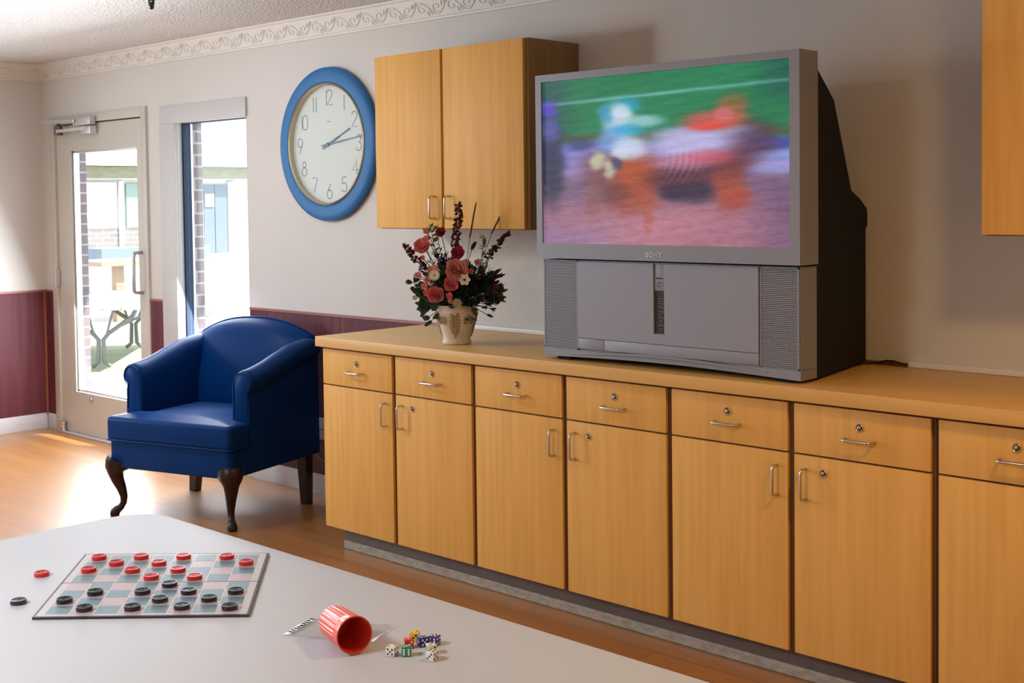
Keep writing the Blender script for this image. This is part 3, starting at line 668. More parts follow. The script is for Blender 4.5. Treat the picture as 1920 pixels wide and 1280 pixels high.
# ------------------------------------------------------------ wall clock
CX, CZ = -.695, 1.770
ck = thing('wall_clock', (CX, -.001, CZ), 'large round wall clock with a wide blue frame left of the wall cabinet', 'clock')
RX = Matrix.Rotation(PI/2, 4, 'X')       # lathe axis z -> -y
bm = new(); lathe(bm, [(.374, 0), (.380, .010), (.380, .026), (.372, .035), (.352, .0385), (.318, .0385), (.306, .036), (.302, .032), (.302, 0)], 96, M=RX, cap=False); finish(bm, 'frame', clock_blue, ck, 40)
bm = new(); lathe(bm, [(.3015, .010), (.3015, .037), (.296, .041), (.291, .037), (.290, .010)], 96, M=RX, cap=False); finish(bm, 'bezel', gold, ck, 40)
bm = new(); lathe(bm, [(.300, .006), (.300, .012)], 64, M=RX); fc = finish(bm, 'dial', clock_face, ck, 40)
bm = new(); lathe(bm, [(.2895, .0300), (.2895, .0318)], 64, M=RX); finish(bm, 'cover_glass', glass, ck, 40)
def dig(ch):
    if ch == '1': return [[(.30, 0), (.30, 1)]]
    if ch == '2': return [arc(.32, .72, .28, 165, -35, 12) + [(.03, .0), (.64, .0)]]
    if ch == '3': return [arc(.30, .76, .24, 160, -80, 12), arc(.30, .27, .29, 85, -160, 14)]
    if ch == '4': return [[(.50, 0), (.50, 1), (.02, .28), (.68, .28)]]
    if ch == '5': return [[(.58, 1), (.16, 1), (.08, .58)] + arc(.30, .32, .30, 130, -150, 14)]
    if ch == '6': return [[(.46, 1.0), (.12, .50)], arc(.32, .29, .29, 0, 360, 22)]
    if ch == '7': return [[(.02, 1), (.62, 1), (.20, 0)]]
    if ch == '8': return [arc(.32, .78, .20, 0, 360, 18), arc(.32, .29, .29, 0, 360, 22)]
    if ch == '9': return [arc(.32, .70, .29, 0, 360, 22), [(.60, .62), (.24, 0)]]
    if ch == '0': return [arc(.34, .5, .32, 0, 360, 26, .5)]
for hnum in range(1, 13):
    bm = new(); a_ = math.radians(30*hnum); s_ = str(hnum); h_ = .074; cx_ = math.sin(a_)*.232; cz_ = math.cos(a_)*.232
    adv = {'1': .34}; wd = sum(adv.get(c_, .66)*h_*.92 for c_ in s_); u0 = cx_-wd/2
    for c_ in s_:
        for st_ in dig(c_):
            ribbon(bm, [(u0+p[0]*h_*.92, cz_-h_/2+p[1]*h_) for p in st_], .0042, lambda u, v, d: (u, -.0121-d, v), .0006)
        u0 += adv.get(c_, .66)*h_*.92
    finish(bm, 'numeral', ink, fc)
bm = new(); ribbon(bm, [(-.012, .112), (.016, .112)], .003, lambda u, v, d: (u, -.0121-d, v), .0006)
finish(bm, 'maker_mark', ink, fc)
def clock_hand(name, ang, L_, wd, off, tip):
    a_ = math.radians(ang); d_ = Vector((math.sin(a_), math.cos(a_))); bm = new()
    F = lambda u, v, d: (u, -off-d, v)
    ribbon(bm, [tuple(d_*-.05), tuple(d_*(L_*.5))], wd, F, .0012); ribbon(bm, [tuple(d_*(L_*.5)), tuple(d_*L_)], wd*.62, F, .0012)
    if tip:
        n_ = Vector((-d_.y, d_.x)); ribbon(bm, [tuple(d_*(L_-.022)+n_*.009), tuple(d_*L_), tuple(d_*(L_-.022)-n_*.009)], .0028, F, .0012)
    finish(bm, name, hand_m, ck)
clock_hand('hour_hand', 67, .185, .009, .0165, False)
clock_hand('minute_hand', 83, .272, .007, .019, True)
bm = new(); lathe(bm, [(.009, .012), (.009, .023), (.004, .024)], 20, M=RX); finish(bm, 'hub', hand_m, ck, 40)

# ------------------------------------------------------------ hanging fob from the ceiling
cf = thing('ceiling_light', (-.90, -1.75, ZC), 'frosted bowl ceiling light above the armchair side of the room', 'ceiling light')
bm = new(); lathe(bm, [(.075, -.02), (.075, -.001)], 32); finish(bm, 'canopy', steel, cf, 40)
bm = new(); sweep(bm, [(0, 0, -.02), (0, 0, -.28)], .012, 12); finish(bm, 'rod', steel, cf, 50)
bm = new(); lathe(bm, [(.02, -.355), (.09, -.345), (.125, -.32), (.135, -.28), (.03, -.275)], 40); finish(bm, 'glass_bowl', mat('frosted glass', (.85, .85, .82), .5), cf, 60)
hf = thing('ceiling_pull', (-.484, -1.105, ZC), 'small dark ornament hanging from the ceiling at the top edge', 'pull chain')
bm = new(); lathe(bm, [(.03, -.006), (.03, -.0005)], 20); finish(bm, 'ceiling_plate', white_trim, hf, 40)
bm = new(); sweep(bm, [(0, 0, -.006), (0, 0, -.05)], .0022, 6); finish(bm, 'chain', steel, hf, 40)
bm = new(); lathe(bm, [(.003, -.112), (.009, -.108), (.013, -.095), (.014, -.075), (.012, -.055), (.004, -.046)], 16); 
for i in range(10):
    a_ = i*2.4; z_ = -.055-.005*i; box(bm, .0125*math.cos(a_)-.003, .0125*math.cos(a_)+.003, .0125*math.sin(a_)-.003, .0125*math.sin(a_)+.003, z_-.002, z_+.002, 1)
finish(bm, 'fob', [mat('dark green glass', (.01, .035, .03), .25), white_print], hf, 40)

# ------------------------------------------------------------ armchair
ac = thing('armchair', (-.97, -.56, 0), 'royal blue upholstered armchair with dark cabriole legs before the window', 'armchair', rz=math.radians(17))
def rsub(o, lv=1):
    m_ = o.modifiers.new('round', 'SUBSURF'); m_.levels = lv; m_.render_levels = lv; return o
def rounded_slab(bm, outline, z0, z1, r, puff=0, seg=4):
    """vertical extrusion of an outline with rounded upper/lower rims"""
    def off(d):
        n = len(outline); res = []
        for i in range(n):
            p0, p1, p2 = Vector(outline[i-1]), Vector(outline[i]), Vector(outline[(i+1) % n])
            a_, b_ = (p1-p0).normalized(), (p2-p1).normalized(); n1, n2 = Vector((a_.y, -a_.x)), Vector((b_.y, -b_.x))
            m_ = (n1+n2); m_ = m_/max(.3, (1+n1.dot(n2))); res.append(p1-m_*d)
        return res
    secs = []
    for i in range(seg+1):
        a_ = PI/2*i/seg; o_ = off(r*(1-math.sin(a_))); secs.append([(p.x, p.y, z0+r*(1-math.cos(a_))) for p in o_])
    for i in range(seg+1):
        a_ = PI/2*i/seg; o_ = off(r*(1-math.cos(a_))); secs.append([(p.x, p.y, z1-r*(1-math.sin(a_))) for p in o_])
    if puff:
        for k_, t_ in ((.25, .7), (.55, .95), (.8, 1.0)):
            c_ = [sum(p[0] for p in outline)/len(outline), sum(p[1] for p in outline)/len(outline)]
            o_ = off(r); secs.append([(p.x+(c_[0]-p.x)*k_, p.y+(c_[1]-p.y)*k_, z1+puff*t_) for p in o_])
    loft(bm, secs)
def rr(x0, x1, y0, y1, r, n=5):
    return arc(x1-r, y0+r, r, -90, 0, n)+arc(x1-r, y1-r, r, 0, 90, n)+arc(x0+r, y1-r, r, 90, 180, n)+arc(x0+r, y0+r, r, 180, 270, n)
bm = new(); rounded_slab(bm, rr(-.366, .366, -.288, .395, .03), .235, .372, .012); finish(bm, 'seat_rail', blue_chair, ac, 60)
bm = new()
fr_ = arc(.345, -.272, .028, -90, 0, 5)+[(.372, -.165), (.275, -.155)]+[(.272, .235), (.24, .262), (-.24, .262), (-.272, .235)]+[(-.275, -.155), (-.372, -.165)]+arc(-.345, -.272, .028, 180, 270, 5)
rounded_slab(bm, fr_, .366, .480, .020, .018); finish(bm, 'seat_cushion', blue_chair, ac, 60)
bm = new()
pp = arc(.345, -.272, .0285, -90, 0, 5)+[(.3735, -.168)]
for zz in (.370,):
    sweep(bm, [(-.3735, -.168, zz)]+[(-p[0], p[1]-.0015, zz) for p in reversed(pp)]+[(p[0], p[1]-.0015, zz) for p in pp], .004, 6)
finish(bm, 'piping', blue_chair, ac, 60)
def zt(y):
    pts = [(-.16, .715), (-.08, .722), (.02, .745), (.12, .775), (.22, .802), (.33, .815), (.40, .812)]
    for (a_, b_), (c_, d_) in zip(pts, pts[1:]):
        if y <= c_:
            t_ = (y-a_)/(c_-a_); t_ = t_*t_*(3-2*t_)*.5+t_*.5; return b_+(d_-b_)*t_
    return pts[-1][1]
for sx in (-1, 1):
    bm = new(); secs = []
    ys = [-.156, -.150, -.13, -.09, -.04, .02, .08, .14, .20, .26, .32, .37, .392]
    for k, y in enumerate(ys):
        T = zt(y); g = {0: .82, 1: .95}.get(k, 1) if k < 2 else ({11: .97, 12: .85}.get(k, 1)); rr_ = .056
        fl = max(0, min(1, (y-.05)/.3)); ctr = .338; inn = .276-.02*fl*0
        s_ = [(inn, .375), (inn, .50), (inn, T-.075)]
        s_ += [(ctr+rr_*math.cos(math.radians(q))*g, T-rr_+rr_*math.sin(math.radians(q))*g) for q in (175, 150, 120, 90, 60, 30, 0, -30, -60)]
        s_ += [(.368, T-.125), (.370, .50), (.370, .24), (.30, .24)]
        secs.append([(sx*p[0], y, p[1]) for p in s_])
    loft(bm, secs); arm = finish(bm, 'arm', blue_chair, ac, 65)
    bm = new(); T = zt(-.15)
    s_ = [(.284, .50), (.284, T-.075)]+[(.334+.050*math.cos(math.radians(q)), T-.060+.050*math.sin(math.radians(q))) for q in (175, 150, 120, 90, 60, 30, 0, -30, -60)]+[(.360, T-.125), (.362, .50)]
    sweep(bm, [(sx*p[0], -.158, p[1]) for p in s_], .0022, 6); finish(bm, 'piping', blue_chair, arm, 60)
# back
bm = new(); secs = []
nx = 18
for i in range(nx+1):
    x = -.352+.704*i/nx; q = abs(x)/.352; zt_ = .905-.085*q**2.3; e = 1-.55*max(0, (q-.9)/.1)
    b0 = .255+.012*q*q; pf = .030*(1-q**4)
    f = [(b0, .40), (b0-pf*.7, .50), (b0+.012-pf, .60), (b0+.038-pf, .70), (b0+.062-pf*.8, zt_-.07), (b0+.080-pf*.3, zt_-.028), (b0+.105, zt_-.006), (b0+.130, zt_), (b0+.150, zt_-.012), (.418, zt_-.045), (.415, .70), (.405, .45), (.398, .24), (.34, .24), (.33, .38)]
    secs.append([(x, y, z) for y, z in f])
loft(bm, secs); bk = finish(bm, 'backrest', blue_chair, ac, 65)
bm = new(); pth = []
for i in range(nx+1):
    x = -.352+.704*i/nx; q = abs(x)/.352; pth.append((x, .255+.012*q*q+.120, .905-.085*q**2.3+.001))
sweep(bm, pth, .0035, 6); finish(bm, 'piping', blue_chair, bk, 60)
for sx in (-1, 1):
    bm = new(); dg = Vector((sx*.707, -.707)); base = Vector((sx*.345, -.262))
    pts = [(.262, -.014, .060), (.245, -.004, .058), (.228, .002, .050), (.205, .003, .036), (.17, -.006, .029), (.13, -.022, .023), (.09, -.032, .018), (.06, -.030, .0155), (.04, -.018, .016), (.028, .000, .020), (.016, .010, .024), (.006, .012, .023), (.0, .012, .019)]
    sweep(bm, [(base.x+dg.x*d_, base.y+dg.y*d_, z_) for z_, d_, r_ in pts], [r_ for *_, r_ in pts], 12, ref=(dg.x, dg.y, 0), sect=[(math.copysign(abs(math.cos(a_))**.7, math.cos(a_)), math.copysign(abs(math.sin(a_))**.7, math.sin(a_))) for a_ in [2*PI*k/14 for k in range(14)]])
    finish(bm, 'leg', mahog, ac, 60)
    bm = new(); sweep(bm, [(sx*.335, .31, .25), (sx*.345, .305, .12), (sx*.352, .300, 0)], [.030, .026, .022], 4, sect=[(1, .9), (.9, 1), (-.9, 1), (-1, .9), (-1, -.9), (-.9, -1), (.9, -1), (1, -.9)], ref=(1, 0, 0)); finish(bm, 'leg', mahog, ac, 40)

# ------------------------------------------------------------ table
TZ = .74
tb = thing('table', (2.75, -2.95, 0), 'white grey laminate table in the foreground with checkers and dice on it', 'table')
bm = new(); poly = rr(1.525-2.75, 3.95-2.75, -3.55+2.95, -2.338+2.95, .10, 8)
rounded_slab(bm, poly, TZ-.032, TZ, .004, 0, 3); finish(bm, 'tabletop', table_m, tb, 50)
bm = new()
for lx, ly in ((-1.08, -.45), (-1.08, .45), (1.05, -.45), (1.05, .45)):
    bm = new(); sweep(bm, [(lx, ly, 0), (lx, ly, .015), (lx, ly, TZ-.033)], [.028, .022, .022], 14); finish(bm, 'leg', steel, tb, 50)

# checkers board (a thin folded card board)
A, B, Cc, D = Vector((2.104, -2.905)), Vector((2.386, -2.636)), Vector((2.081, -2.375)), Vector((1.792, -2.639))
def Q(u, v): return (A*(1-u)+B*u)*(1-v)+(D*(1-u)+Cc*u)*v       # u left-right, v near-far
board = thing('checkers_board', (2.09, -2.64, TZ), 'folding checkers board with pink and teal squares on the table', 'game board')
ob_ = Vector((2.09, -2.64, TZ))
bm = new(); BT = .005
def cell(u0, u1, v0, v1, z0, z1, mi):
    vs = [bm.verts.new(Vector((*Q(u, v), TZ+z))-ob_) for u, v in ((u0, v0), (u1, v0), (u1, v1), (u0, v1)) for z in (z0, z1)]
    for f in ((1, 3, 5, 7), (0, 6, 4, 2), (0, 2, 3, 1), (2, 4, 5, 3), (4, 6, 7, 5), (6, 0, 1, 7)): bm.faces.new([vs[i] for i in f]).material_index = mi
cell(0, 1, 0, .497, .0006, BT-.0006, 2); cell(0, 1, .503, 1, .0006, BT-.0006, 2); cell(0.0, 1, .497, .503, .0006, BT-.002, 2)
cell(.012, .988, .012, .496, BT-.0006, BT-.0002, 1); cell(.012, .988, .504, .988, BT-.0006, BT-.0002, 1)
GU0, GU1, GV0, GV1 = .045, .955, .035, .965
def gv(k): return (GV0+(.492-GV0)*k/4) if k <= 4 else (.508+(GV1-.508)*(k-4)/4)
for r in range(8):
    for c in range(8):
        v0 = gv(7-r)+(.016 if 7-r == 4 else 0); v1 = gv(8-r); u0 = GU0+(GU1-GU0)*c/8; u1 = u0+(GU1-GU0)/8; e = .004
        cell(u0+e, u1-e, v0+e, v1-e, BT-.0002, BT, 0 if (r+c) % 2 == 0 else 3)
o = finish(bm, 'board_panel', [bd_pink, bd_line, bd_edge, bd_teal], board, recalc=True)
# checkers
def checker_bm():
    bm = new(); R0 = .0148
    prof = [(R0-.001, 0), (R0, .0008), (R0, .0072), (R0-.0008, .0080), (R0-.0026, .0080), (R0-.0032, .0066), (R0-.0056, .0066), (R0-.0060, .0074), (R0-.0068, .0074), (R0-.0072, .0064), (.0005, .0064)]
    lathe(bm, prof, 40, rf=lambda a_, k: 1+(.012*math.cos(24*a_) if k in (1, 2) else 0))
    # crown relief
    ribbon(bm, [(-.005, -.0025), (-.006, .003), (-.0028, 0), (0, .004), (.0028, 0), (.006, .003), (.005, -.0025), (-.005, -.0025)], .001, lambda u, v, d: (u, v, .0064+d), .0007)
    return bm
def first_checker(col, m):
    return finish(checker_bm(), 'checker', m, None, 40)
red0 = first_checker('red', red_p); blk0 = first_checker('black', black_p)
ordn = ['first', 'second', 'third', 'fourth']; rown = ['farthest', 'second farthest', 'third farthest', 'fourth farthest', 'fourth nearest', 'third nearest', 'second nearest', 'nearest']
rows_ = [('red', 0, [0, 2, 4, 6]), ('red', 1, [1, 3, 7]), ('red', 2, [0, 2, 4]), ('red', 3, [3, 5]), ('black', 4, [4]), ('black', 5, [1, 3, 5, 7]), ('black', 6, [0, 4, 6]), ('black', 7, [1, 3, 5, 7])]
used = {'red': False, 'black': False}
def place_checker(col, x, y, z, label):
    src = red0 if col == 'red' else blk0
    o = src.copy() if used[col] else src
    if used[col]: COL.objects.link(o)
    used[col] = True
    o.location = (x, y, z); o.rotation_euler = (0, 0, random.uniform(0, 6.28)); tag(o, label, 'checker', col+' checkers')
for col, r, cs in rows_:
    for i, c in enumerate(cs):
        u = GU0+(GU1-GU0)*(c+.5)/8+random.uniform(-.006, .006); v = (gv(7-r)+gv(8-r))/2+random.uniform(-.01, .006); q = Q(u, v)
        n_ = len(cs); pos = 'only' if n_ == 1 else ('leftmost' if i == 0 else 'rightmost' if i == n_-1 else ordn[i]+' from left')
        place_checker(col, q.x, q.y, TZ+BT+.0002, f'{col} checker, {pos} of the {col} ones in the {rown[r]} row of squares'.replace('only of the '+col+' ones', 'alone'))
place_checker('red', 1.858, -2.767, TZ+.0004, 'red checker lying on the bare table left of the board')
place_checker('black', 1.995, -2.879, TZ+.0004, 'black checker lying on the bare table left of the board')

# dice cup
mo = Vector((2.683, -2.632)); ba = Vector((2.583, -2.600)); ax = (mo-ba).normalized()
cup = thing('dice_cup', (ba.x, ba.y, TZ), 'coral red ribbed dice cup lying on its side', 'cup')
axis3 = Vector((ax.x, ax.y, .045)).normalized(); rot = Vector((0, 0, 1)).rotation_difference(axis3).to_matrix().to_4x4()
M_ = Matrix.Translation((0, 0, .0288)) @ rot
L_ = (mo-ba).length*.93
bm = new(); rib = lambda a_, k: 1+(.022*(1 if math.cos(22*a_) > 0 else -1)*.8 if 1 <= k <= 4 else 0)
lathe(bm, [(.0245, 0), (.0268, .002), (.0272, .006), (.0288, L_*.72), (.0288, L_*.78), (.0296, L_*.80), (.0304, L_-.004), (.0312, L_-.003), (.0312, L_), (.0292, L_), (.0286, L_-.006), (.0250, .006), (.0010, .0055)], 88, M=M_, rf=rib)
finish(bm, 'cup_body', cup_m, cup, 30)
# clear bag below the cup
bag = thing('plastic_bag', (2.56, -2.58, TZ), 'clear printed plastic bag flattened under the dice cup', 'bag')
bm = new(); Z0 = .0009; cor = [Vector((2.510, -2.655)), Vector((2.655, -2.577)), Vector((2.622, -2.490)), Vector((2.478, -2.568))]
rn = random.Random(5); G = 14; gr = []
for j in range(G+1):
    row = []
    for i in range(G+1):
        u, v = i/G, j/G; p = (cor[0]*(1-u)+cor[1]*u)*(1-v)+(cor[3]*(1-u)+cor[2]*u)*v
        z = Z0+.0016*abs(math.sin(7*u+3*v)*math.cos(5*v-2*u))+rn.uniform(0, .0008)
        if .3 < u < .85: z = Z0+rn.uniform(0, .0002)
        row.append(bm.verts.new((p.x-2.56, p.y+2.58, z)))
    gr.append(row)
for j in range(G):
    for i in range(G): bm.faces.new((gr[j][i], gr[j][i+1], gr[j+1][i+1], gr[j+1][i]))
o = finish(bm, 'bag_film', bagm, bag, 80); sm = o.modifiers.new('thickness', 'SOLIDIFY'); sm.thickness = .0003
bm = new(); p0, p1 = Vector((2.513, -2.646)), Vector((2.484, -2.573)); dv = (p1-p0); nn = Vector((-dv.y, dv.x)).normalized()*-1
for k in range(9):
    t_ = k/9+.03; c_ = p0+dv*t_; h_ = .009 if k % 2 else .011
    for s_ in range(2):
        a_ = c_+dv*(.02+.035*s_)-nn*0; b_ = a_+nn*h_*(.7+.3*((k+s_) % 2))
        ribbon(bm, [tuple(a_), tuple(b_)], .0022, lambda u, v, d: (u-2.56, v+2.58, .0042+d), .0002)
    a_ = c_+dv*.01+nn*(.002+.002*(k % 3)); ribbon(bm, [tuple(a_), tuple(a_+dv*.06)], .0014, lambda u, v, d: (u-2.56, v+2.58, .0042+d), .0002)
finish(bm, 'printed_strip', mat('matte black print', (.02, .02, .02), .95, spec=0), bag)

# dice
def die(name, x, y, z, rz, col, pipc, label, rx=0, faces=(6, 5, 4)):
    s = .0078; t = thing(name, (x, y, z), label, 'die', 'scattered dice', rz=rz)
    bm = new(); box(bm, -s, s, -s, s, 0, 2*s, 0, .0016); finish(bm, 'die_body', col, t, 40)
    P = {1: [(0, 0)], 2: [(-1, -1), (1, 1)], 3: [(-1, -1), (0, 0), (1, 1)], 4: [(-1, -1), (-1, 1), (1, -1), (1, 1)], 5: [(-1, -1), (-1, 1), (1, -1), (1, 1), (0, 0)], 6: [(-1, -1), (-1, 0), (-1, 1), (1, -1), (1, 0), (1, 1)]}
    bm = new(); d = s*.5
    T_, F_, R2 = faces
    def pip(M): lathe(bm, [(.0018, 0), (.0017, .0002)], 12, M=M)
    for a_, b_ in P[T_]: pip(Matrix.Translation((a_*d, b_*d, 2*s)))
    for a_, b_ in P[7-T_]: pip(Matrix.Translation((a_*d, b_*d, 0)) @ Matrix.Rotation(PI, 4, 'X'))
    for a_, b_ in P[F_]: pip(Matrix.Translation((a_*d, -s, s+b_*d)) @ Matrix.Rotation(PI/2, 4, 'X'))
    for a_, b_ in P[7-F_]: pip(Matrix.Translation((a_*d, s, s+b_*d)) @ Matrix.Rotation(-PI/2, 4, 'X'))
    for a_, b_ in P[R2]: pip(Matrix.Translation((s, a_*d, s+b_*d)) @ Matrix.Rotation(PI/2, 4, 'Y'))
    for a_, b_ in P[7-R2]: pip(Matrix.Translation((-s, a_*d, s+b_*d)) @ Matrix.Rotation(-PI/2, 4, 'Y'))
    finish(bm, 'pips', pipc, t, 40)
dw = mat('ivory white die', (.80, .77, .72), .25, coat=.3); dgn = mat('green die', (.01, .22, .10), .25, coat=.3); drd = mat('red die', (.62, .03, .02), .25, coat=.3); dye = mat('yellow die', (.78, .55, .02), .25, coat=.3); dbl = mat('navy die', (.012, .02, .20), .25, coat=.3)
V = math.radians
die('die', 2.722, -2.589, TZ+.0003, V(20), dw, black_p, 'white die at the left end of the dice, nearest the cup', faces=(2, 5, 4))
die('die', 2.741, -2.574, TZ+.0003, V(42), dgn, white_print, 'green die showing a white six', faces=(3, 6, 5))
die('die', 2.717, -2.549, TZ+.0003, V(60), drd, white_print, 'red die behind the green die', faces=(1, 3, 2))
die('die', 2.700, -2.520, TZ+.0003, V(35), dye, black_p, 'yellow die at the back of the group', faces=(2, 3, 6))
die('die', 2.727, -2.526, TZ+.0003, V(75), dbl, white_print, 'navy blue die between the yellow and the other navy die', faces=(4, 5, 6))
die('die', 2.738, -2.509, TZ+.0003, V(15), dbl, white_print, 'navy blue die at the right back of the group', faces=(5, 6, 4))
die('die', 2.764, -2.541, TZ+.0003, V(65), dw, black_p, 'white die just behind the nearest right die', faces=(3, 2, 1))
die('die', 2.787, -2.560, TZ+.0003, V(10), dw, black_p, 'white die nearest the viewer at the right end', faces=(6, 3, 5))

# ------------------------------------------------------------ flower arrangement
FP = Vector((.662, -.455, .914))
fl = thing('flower_arrangement', FP, 'artificial pink and burgundy flowers in an embossed cream pot on the worktop', 'flowers')
pot_m = mat('antique cream ceramic', (.66, .56, .46), .5, var=((18, 18, 18), (.50, .41, .32), .7, 4), bump=((40, 40, 40), .4, .003))
relief_m = mat('worn gilt relief', (.30, .25, .11), .45)
bm = new(); lathe(bm, [(.048, 0), (.056, .002), (.058, .010), (.055, .018), (.054, .024), (.064, .060), (.074, .095), (.080, .118), (.081, .130), (.077, .140), (.080, .150), (.079, .156), (.073, .156), (.070, .140), (.066, .120), (.001, .118)], 48); pot = finish(bm, 'pot', pot_m, fl, 50)
bm = new()
def onpot(a_, z, e=.0015):
    pr_ = [(.054, .024), (.064, .060), (.074, .095), (.080, .118), (.081, .130), (.077, .14)]
    r_ = .054
    for (r0, z0), (r1, z1) in zip(pr_, pr_[1:]):
        if z0 <= z <= z1: r_ = r0+(r1-r0)*(z-z0)/(z1-z0)
    return ((r_+e)*math.cos(a_), (r_+e)*math.sin(a_), z)
for off_ in (-50, 40, 130, 220):
    ac_ = math.radians(off_)
    sweep(bm, [onpot(ac_, .03+.008*i) for i in range(12)], [.0030]*11+[.0006], 5)
    for i in range(7):
        for sg in (-1, 1):
            z_ = .035+.012*i; sp_ = .34-.03*abs(i-2.5)
            sweep(bm, [onpot(ac_+sg*sp_*t_, min(.138, z_+.020*math.sin(2.4*t_))) for t_ in (0, .25, .5, .75, 1)], [.003, .0042, .004, .003, .0015], 5)
    for sg in (-1, 1):
        c_ = ac_+sg*.62
        sweep(bm, [onpot(c_+.20*(1-k/16)*math.cos(k*.6)*sg, .095+.020*(1-k/16)*math.sin(k*.6)) for k in range(15)], .0034, 5)
finish(bm, 'embossed_relief', relief_m, pot, 50)
FR = Vector((math.cos(yaw), math.sin(yaw), 0)); FT = Vector((math.sin(yaw), -math.cos(yaw), 0))   # picture-right and toward the room
def fp(px, py, d=0): return FR*((px-846)/492)+FT*d+Vector((0, 0, (646-py)/492))
def petal(bm, c, n, up, L_, W, cup_, mi=0, seg=5):
    """curved petal from c along direction n, bending toward up"""
    n = n.normalized(); side = n.cross(up).normalized(); rows__ = []
    for i in range(seg+1):
        t_ = i/seg; w__ = W*math.sin(PI*min(.93, .12+.80*t_))**.8; p = c+n*L_*t_*(1-.25*cup_*t_)+up*(L_*cup_*t_*t_)
        rows__.append([bm.verts.new(p-side*w__+up*.12*W), bm.verts.new(p), bm.verts.new(p+side*w__+up*.12*W)])
    for a_, b_ in zip(rows__, rows__[1:]):
        for k in range(2): bm.faces.new((a_[k], a_[k+1], b_[k+1], b_[k])).material_index = mi
def frame_of(n):
    n = n.normalized(); a_ = n.cross(Vector((0, 0, 1))); a_ = a_ if a_.length > .1 else Vector((1, 0, 0)); a_.normalize(); return n, a_, n.cross(a_)
def petalmat(name, c, c2=None):
    return mat(name, c, .6, var=((60, 60, 60), c2 or tuple(x*.7 for x in c), .8, 2))
pk = petalmat('coral pink petal', (.90, .27, .27), (.62, .09, .11)); salmon = petalmat('salmon petal', (.88, .40, .33), (.62, .17, .14)); redp = petalmat('rose red petal', (.42, .03, .05)); burg = petalmat('burgundy floret', (.11, .012, .022), (.06, .006, .015))
whp = petalmat('cream petal', (.75, .72, .62), (.66, .62, .48)); leafm = petalmat('dark green leaf', (.05, .10, .045), (.025, .05, .022)); leaf2 = petalmat('sage sprig', (.16, .19, .08), (.10, .12, .05)); navyp = petalmat('navy leaf', (.012, .018, .045), (.006, .01, .025)); brownc = mat('brown cattail', (.09, .03, .02), .8); stemm = mat('green stem', (.06, .10, .04), .7); yel = mat('yellow centre', (.5, .33, .05), .8); dkc = mat('dark flower centre', (.05, .05, .03), .8)
HUB = Vector((0, 0, .13))
def stem_to(bm, p, r=.0018, mi=1, n=7, sag=.02):
    pts = [HUB.lerp(p, t_)+Vector((0, 0, sag*math.sin(PI*t_))) for t_ in [i/n for i in range(n)]]+[p]
    sweep(bm, pts, r, 5, mi)
def face_dir(p, k=.6): return (FT*1.0+(p-Vector((0, 0, .25)))*2.2*k+Vector((0, 0, .25))).normalized()
def rose(name, px, py, d, r, m, layers=4, label=None):
    p = fp(px, py, d); n, a_, b_ = frame_of(face_dir(p)); bm = new(); stem_to(bm, p-n*r*.5)
    for ly in range(layers):
        k = 3+ly*2; t_ = (ly+1)/layers
        for i in range(k):
            an = 2*PI*i/k+ly*.8; dr_ = (a_*math.cos(an)+b_*math.sin(an))
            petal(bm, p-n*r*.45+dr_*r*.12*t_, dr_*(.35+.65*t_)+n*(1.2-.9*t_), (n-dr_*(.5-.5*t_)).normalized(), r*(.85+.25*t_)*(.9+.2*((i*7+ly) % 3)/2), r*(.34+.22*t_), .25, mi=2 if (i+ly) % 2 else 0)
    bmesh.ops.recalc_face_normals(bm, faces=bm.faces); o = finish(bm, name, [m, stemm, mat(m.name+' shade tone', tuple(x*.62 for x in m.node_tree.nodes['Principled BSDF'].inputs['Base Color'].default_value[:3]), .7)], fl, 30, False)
    if label: o['label'] = label
    return o
def daisy(name, px, py, d, r, m, cm, k=14, w_=.16):
    p = fp(px, py, d); n, a_, b_ = frame_of(face_dir(p)); bm = new(); stem_to(bm, p-n*.004)
    for i in range(k):
        an = 2*PI*i/k; dr_ = a_*math.cos(an)+b_*math.sin(an); petal(bm, p+n*(.001*(i % 2)), dr_, n, r, r*w_, .12)
    R3 = Vector((0, 0, 1)).rotation_difference(n).to_matrix().to_4x4(); lathe(bm, [(r*.24, -.002), (r*.24, .003), (r*.12, .006)], 12, M=Matrix.Translation(p) @ R3, mi=2)
    return finish(bm, name, [m, stemm, cm], fl, 80, False)
def spike(name, pts, m, r0, r1, cnt, k=5, sz=.010):
    P_ = [fp(*q) for q in pts]; bm = new(); full = [HUB]+P_
    sweep(bm, full, .0022, 5, 1)
    rn_ = random.Random(len(pts)*17+int(pts[0][0])); seglen = [(b_-a_).length for a_, b_ in zip(P_, P_[1:])]; tot = sum(seglen)
    for i in range(cnt):
        s_ = tot*i/cnt; acc = 0
        for (a_, b_), l_ in zip(zip(P_, P_[1:]), seglen):
            if s_ <= acc+l_: q = a_.lerp(b_, (s_-acc)/l_); break
            acc += l_
        t_ = i/cnt; rad = r0*(1-t_)+r1*t_
        an = rn_.uniform(0, 6.28); dv_ = Vector((math.cos(an), math.sin(an), rn_.uniform(-.3, .8))).normalized()
        c_ = q+dv_*rad*rn_.uniform(.3, 1)
        for j in range(3):
            dd = (dv_+Vector((rn_.uniform(-.8, .8), rn_.uniform(-.8, .8), rn_.uniform(-.5, .9)))).normalized()
            petal(bm, c_, dd, dd.orthogonal().normalized(), sz*rn_.uniform(.8, 1.3), sz*.5, .3, seg=3)
    return finish(bm, name, [m, stemm], fl, 80, False)
